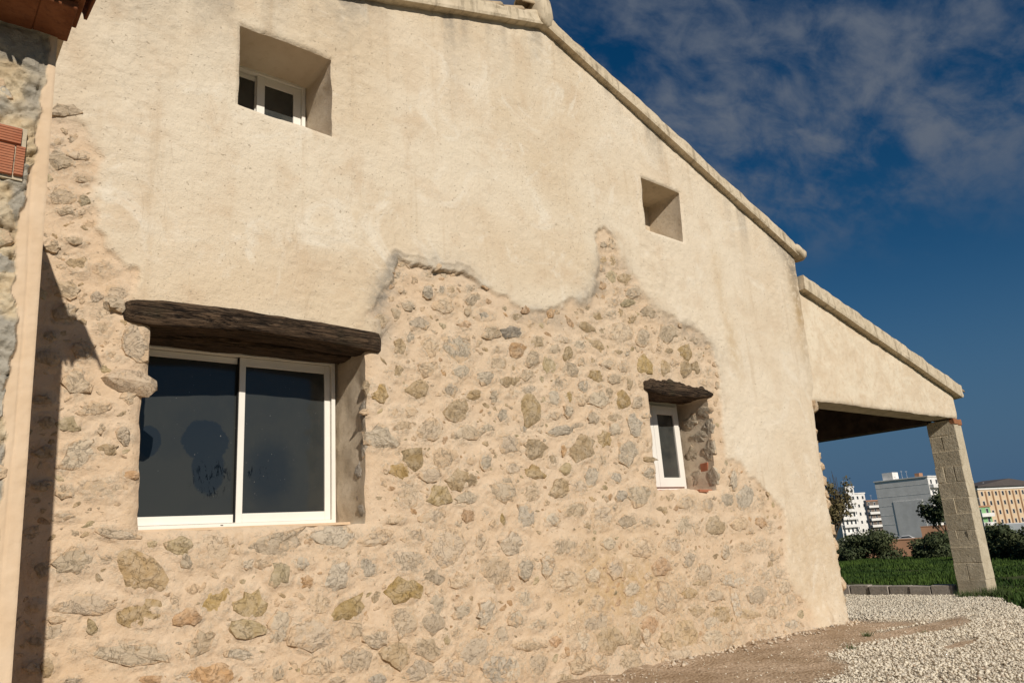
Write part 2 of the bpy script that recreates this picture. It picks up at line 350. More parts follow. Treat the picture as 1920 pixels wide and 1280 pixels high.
# ------------------------------------------------------------------ ground
def ground_materials():
    k = NT('field_soil'); n = k.noise(0.35, 6, 0.6); n2 = k.noise(3, 6, 0.65)
    c = k.mix(k.rng(n, 0.35, 0.65), (0.045, 0.060, 0.018), (0.075, 0.085, 0.03)); c = k.mix(k.rng(n2, 0.5, 0.75, 0, 0.6), c, (0.12, 0.095, 0.055))
    M['field'] = k.fin(c, 0.95, k.bump(n2, 0.6, 0.05), 0.1)
    k = NT('yard_ground'); a = k.n('ShaderNodeAttribute'); a.attribute_name = 'zone'
    sp = k.n('ShaderNodeSeparateColor'); k.l(a.outputs['Color'], sp.inputs[0])
    n1 = k.noise(1.3, 6, 0.65, dist=0.5); n2 = k.noise(9, 6, 0.7); n3 = k.noise(60, 4, 0.7)
    d = k.mix(k.rng(n1, 0.35, 0.65), (0.37, 0.265, 0.17), (0.53, 0.40, 0.28)); d = k.mix(k.rng(n2, 0.5, 0.72, 0, 0.75), d, (0.19, 0.125, 0.075))
    d = k.mix(k.rng(n3, 0.6, 0.75, 0, 0.6), d, (0.55, 0.46, 0.36))
    vo = k.n('ShaderNodeTexVoronoi'); vo.inputs['Scale'].default_value = 34; k.l(k.co, vo.inputs['Vector'])
    s2 = k.n('ShaderNodeSeparateColor'); k.l(vo.outputs['Color'], s2.inputs[0])
    g = k.mix(s2.outputs[0], (0.36, 0.31, 0.235), (0.62, 0.56, 0.455))
    col = k.mix(sp.outputs[0], g, d)
    h = k.math('ADD', k.math('MULTIPLY', n2, 0.8), k.math('SUBTRACT', k.math('MULTIPLY', n3, 0.4), vo.outputs['Distance']))
    M['yard'] = k.fin(col, 0.95, k.bump(h, 0.8, 0.02), 0.1)
    k = NT('pebble'); at_ = k.n('ShaderNodeAttribute'); at_.attribute_name = 'tint'
    c = k.mix(k.rng(k.noise(40, 3, 0.6), 0.3, 0.7, 0, 0.5), at_.outputs['Color'], (0.70, 0.66, 0.58))
    M['pebble'] = k.fin(c, 0.9, None, 0.15)
    for nm, a_, b_ in (('grass', (0.014, 0.038, 0.006), (0.075, 0.125, 0.02)), ('leaf_dark', (0.032, 0.048, 0.02), (0.10, 0.115, 0.05)),
                       ('leaf_grey', (0.07, 0.08, 0.045), (0.15, 0.155, 0.09)), ('leaf_dry', (0.10, 0.085, 0.035), (0.19, 0.15, 0.07)), ('weed', (0.05, 0.09, 0.025), (0.11, 0.14, 0.05))):
        k = NT(nm); at_ = k.n('ShaderNodeAttribute'); at_.attribute_name = 'tint'; sp = k.n('ShaderNodeSeparateColor'); k.l(at_.outputs['Color'], sp.inputs[0])
        c = k.mix(sp.outputs[0], a_, b_); M[nm] = k.fin(c, 0.7, None, 0.2)
    simple('bark', (0.10, 0.075, 0.05), 0.3, 12)
ground_materials()
def set_attr(me, name, rgb):
    at_ = me.color_attributes.new(name, 'FLOAT_COLOR', 'POINT'); d = np.ones((len(me.vertices), 4), np.float32); d[:, :rgb.shape[1]] = rgb
    at_.data.foreach_set('color', d.ravel())
def grid_faces(nx, nz, flip=False):
    i = np.arange((nx - 1) * (nz - 1)); c = i % (nx - 1); r = i // (nx - 1); a = r * nx + c
    F = np.stack([a, a + 1, a + nx + 1, a + nx], 1); return F[:, ::-1] if flip else F

def build_terrain():
    rr = np.concatenate([np.linspace(0.5, 16, 14), np.geomspace(18, 4500, 34)]); th = np.linspace(0, 2 * np.pi, 145)
    Rr, T = np.meshgrid(rr, th); x = CAM[0] + Rr * np.sin(T); y = CAM[1] + Rr * np.cos(T)
    z = gz(x, y) - 0.03 * sstep(18, 15, Rr) - 0.004 + 0.06 * fbm(x * 0.3, y * 0.3, 5, 3) * sstep(17, 26, Rr)
    F = grid_faces(len(rr), len(th)); V = np.stack([x, y, z], -1).reshape(-1, 3)
    V = np.vstack([V, [[CAM[0], CAM[1], -0.034]]]); c = len(V) - 1
    me = mesh_np('terrain', V, F[:, ::-1] if False else F, True)
    o = link('ground', me, M['field']); tag(o, kind='structure')
    bm = bmesh.new(); bm.from_mesh(me); bmesh.ops.recalc_face_normals(bm, faces=bm.faces); bm.to_mesh(me); bm.free()
    return o
build_terrain()
def grassline(x): return -0.1 + 0.55 * (x - 15.2)
def build_yard():
    xs = np.concatenate([np.arange(-12, 4.4, 0.8), np.arange(4.5, 15.66, 0.045)]); ys = np.concatenate([np.arange(-14, -4.6, 0.7), np.arange(-4.5, 3.5, 0.045), np.arange(3.6, 9, 0.6)])
    X, Y = np.meshgrid(xs, ys); dm = dirt_mask(X, Y)
    z = gz(X, Y) + 0.004 + dm * (0.012 * fbm(X * 1.3, Y * 3.0, 3, 4) + 0.016 * fbm(X * 6, Y * 6, 4, 4)) + (1 - dm) * 0.012 * fbm(X * 2, Y * 2, 8, 3)
    z += 0.05 * np.exp(-np.abs(Y + 0.02) / 0.12) * sstep(10.6, 10.3, X) * (0.6 + 0.8 * fbm(X * 4, Y * 4, 44, 3))
    F = grid_faces(len(xs), len(ys)); cx = X.ravel()[F].mean(1); cy = Y.ravel()[F].mean(1)
    F = F[cy > grassline(cx) + 0.25 * fbm(cx * 1.5, cy * 1.5, 61, 3)]
    me = mesh_np('gravel_yard', np.stack([X, Y, z], -1).reshape(-1, 3), F, True); set_attr(me, 'zone', np.stack([dm, dm, dm], -1).reshape(-1, 3))
    tag(link('gravel_yard', me, M['yard']), kind='structure')
build_yard()
def build_pebbles():
    n = 150000; x = RNG.uniform(5.2, 15.55, n); y = RNG.uniform(-4.9, 4.2, n)
    dm = dirt_mask(x, y); dens = 1 - dm * 0.965
    ok = (RNG.random(n) < dens) & (y > CAM[1] + x * 0.13) & ((y < -0.04) | (x > 10.62)) & (y > grassline(x) + 0.25 * fbm(x * 1.5, y * 1.5, 61, 3))
    x, y = x[ok], y[ok]; s = 0.007 + 0.015 * RNG.random(len(x)) ** 2.2
    inb = dirt_mask(x, y) > 0.5; s[inb] *= 0.6
    nf = 520; fx = RNG.uniform(5.0, 10.5, nf); fy = -0.03 - 0.30 * RNG.random(nf) ** 2.2; foot = np.r_[np.zeros(len(x), bool), np.ones(nf, bool)]
    x = np.r_[x, fx]; y = np.r_[y, fy]; s = np.r_[s, 0.008 + 0.03 * RNG.random(nf) ** 3]; n = len(x)
    base = np.array([[1, 0, 0], [0, 1, 0], [-1, 0, 0], [0, -1, 0], [0, 0, 0.75], [0, 0, -0.75]])
    fc = np.array([[0, 1, 4], [1, 2, 4], [2, 3, 4], [3, 0, 4], [1, 0, 5], [2, 1, 5], [3, 2, 5], [0, 3, 5]])
    a = RNG.uniform(0, 6.28, n); V = base[None] * (s[:, None, None] * (0.6 + 0.8 * RNG.random((n, 6, 1))))
    V = V + RNG.normal(0, 0.25, V.shape) * s[:, None, None]
    ca, sa = np.cos(a)[:, None], np.sin(a)[:, None]; V = np.stack([V[..., 0] * ca - V[..., 1] * sa, V[..., 0] * sa + V[..., 1] * ca, V[..., 2]], -1)
    V += np.stack([x, y, gz(x, y) + 0.012 + 0.012 * fbm(x * 2, y * 2, 8, 3) + RNG.uniform(-0.004, 0.012, n)], -1)[:, None, :]
    F = (fc[None] + (np.arange(n) * 6)[:, None, None]).reshape(-1, 3)
    t = RNG.random(n) ** 0.8; rgb = np.array([0.42, 0.35, 0.255])[None] * (1 - t[:, None]) + np.array([0.84, 0.75, 0.585])[None] * t[:, None]
    rd = RNG.random(n) < 0.04; rgb[rd] = (0.40, 0.29, 0.19)
    rgb[foot] = np.array([0.60, 0.46, 0.31])[None] * RNG.uniform(0.6, 1.1, (foot.sum(), 1))
    me = mesh_np('gravel_stones', V.reshape(-1, 3), F); set_attr(me, 'tint', np.repeat(rgb, 6, 0))
    tag(link('gravel_stones', me, M['pebble']), 'loose pale crushed gravel spread over the yard beside the house', 'gravel', kind='stuff')
build_pebbles()
def blades(name, x, y, z, hgt, wid, lean=0.4):
    n = len(x); a = RNG.uniform(0, 6.28, n); l = RNG.uniform(0, lean, n) * hgt; b = RNG.uniform(0, 6.28, n)
    h = hgt * RNG.uniform(0.5, 1.2, n); dx, dy = np.cos(a) * wid, np.sin(a) * wid
    V = np.stack([np.stack([x - dx, y - dy, z - 0.01], -1), np.stack([x + dx, y + dy, z - 0.01], -1), np.stack([x + np.cos(b) * l, y + np.sin(b) * l, z + h], -1)], 1)
    me = mesh_np(name, V.reshape(-1, 3), np.arange(n * 3).reshape(-1, 3)); t = np.repeat(np.clip(0.55 * RNG.random(n) + 0.75 * (vnoise(x * 0.9, y * 0.9, 14) - 0.25), 0, 1), 3); set_attr(me, 'tint', np.stack([t, t, t], -1)); return me
def build_grass():
    n = 150000; r = np.sqrt(RNG.uniform(13.0 ** 2, 46 ** 2, n)); az = np.radians(RNG.uniform(57, 84, n)); x = CAM[0] + r * np.sin(az); y = CAM[1] + r * np.cos(az)
    ok = (x > 15.95) | (y < grassline(x) - 0.12 + 0.3 * fbm(x * 1.5, y * 1.5, 61, 3)); ok &= (vnoise(x * 0.5, y * 0.5, 3) + 0.6 * vnoise(x * 2, y * 2, 9) > 0.45)
    x, y, r = x[ok], y[ok], r[ok]; hh = 0.04 + 0.09 * vnoise(x * 0.7, y * 0.7, 12) ** 2 + 0.05 * sstep(20, 40, r)
    me = blades('grass', x, y, gz(x, y) + 0.06 * fbm(x * 0.3, y * 0.3, 5, 3) * sstep(17, 26, r), hh, 0.012 + 0.0004 * r)
    tag(link('grass', me, M['grass']), 'bright green grass growing behind the carport and pillar', 'grass', kind='stuff')
build_grass()

# ------------------------------------------------------------------ the house
house = empty('stone_house', (5.5, 0, 0))
tag(house, 'old cream rendered rubble stone farmhouse with gable, three windows and lean-to carport', 'house')
def part(o, parent=None):
    o.parent = parent or house; o.matrix_parent_inverse = (parent or house).matrix_basis.inverted() if parent is None else Matrix(); return o
def hpart(name, me, mat, parent=None):
    """a part of the house given in world coordinates; a sub-part when parent is a part"""
    o = link(name, me, mat); p = parent or house; o.parent = p
    o.location = (-5.5, 0, 0) if parent is None else (0, 0, 0); return o
ROOF_L = (3.146, 6.644); APEX = (5.49, 7.35); ROOF_R = (10.53, 5.40)
def roof_z(x):
    x = np.asarray(x, float); return np.where(x < APEX[0], APEX[1] + (x - APEX[0]) * 0.301, APEX[1] + (x - APEX[0]) * -0.387)
STONE_ZONE = [(-0.2, -0.4), (-0.2, 4.42), (0.604, 4.425), (0.771, 4.416), (0.85, 4.182), (0.887, 3.854), (0.935, 3.659), (1.023, 3.514), (1.19, 3.342), (1.14, 3.20), (1.2, 3.10), (3.18, 3.08),
 (3.239, 3.158), (3.199, 3.3), (3.084, 3.333), (3.204, 3.501), (3.339, 3.806), (3.398, 3.912), (3.6, 3.898), (3.811, 3.933), (4.06, 3.913), (4.252, 3.875), (4.415, 3.824), (4.579, 3.743), (4.748, 3.672), (5.037, 3.657), (5.348, 3.709),
 (5.64, 3.815), (5.947, 3.926), (6.087, 4.058), (6.112, 4.359), (6.142, 4.769), (6.242, 4.902), (6.419, 4.726), (6.564, 4.445), (6.809, 4.179), (7.163, 3.923), (7.77, 3.781), (8.07, 3.617), (8.163, 3.268), (8.121, 2.843), (8.079, 2.566),
 (8.036, 2.147), (8.34, 2.085), (8.467, 1.897), (8.856, 1.773), (9.121, 1.467), (9.133, 1.207), (8.991, 0.815), (9.077, 0.599), (9.274, 0.411), (9.398, 0.19), (9.453, -0.4)]
def rough_poly(pts, amp, seed, step=0.05):
    out = []; n = len(pts)
    for i in range(n):
        a = np.array(pts[i]); b = np.array(pts[(i + 1) % n]); L = np.hypot(*(b - a)); m = max(1, int(L / step)); nr = np.array([-(b - a)[1], (b - a)[0]]) / L
        for j in range(m):
            p = a + (b - a) * j / m; w = 1 if j else 0.4
            out.append(p + nr * amp * w * fbm(np.array([p[0] * 5.0 + seed]), np.array([p[1] * 5.0]), seed, 3)[0])
    return np.array(out)
OPEN = {
 'big': rough_poly([(1.335, 1.565), (3.04, 1.55), (3.06, 2.3), (3.07, 3.06), (1.33, 3.06), (1.337, 2.64), (1.30, 2.40)], 0.022, 3),
 'up': rough_poly([(1.89, 5.00), (2.745, 4.97), (2.74, 5.78), (1.891, 5.775)], 0.012, 5),
 'vent': rough_poly([(7.035, 5.03), (7.78, 5.015), (7.845, 5.75), (7.066, 5.766)], 0.010, 7),
 'small': rough_poly([(6.735, 1.80), (7.85, 1.785), (7.89, 2.45), (7.90, 2.93), (6.76, 2.93)], 0.028, 9)}
WALL_R = [(-0.4, 10.30), (0.06, 10.33), (0.154, 10.40), (0.573, 10.44), (1.15, 10.427), (1.75, 10.412), (2.436, 10.424), (3.075, 10.51), (3.5, 10.545), (4.3, 10.56), (5.1, 10.60), (5.6, 10.60)]
WZ = np.array([a for a, b in WALL_R]); WX = np.array([b for a, b in WALL_R])

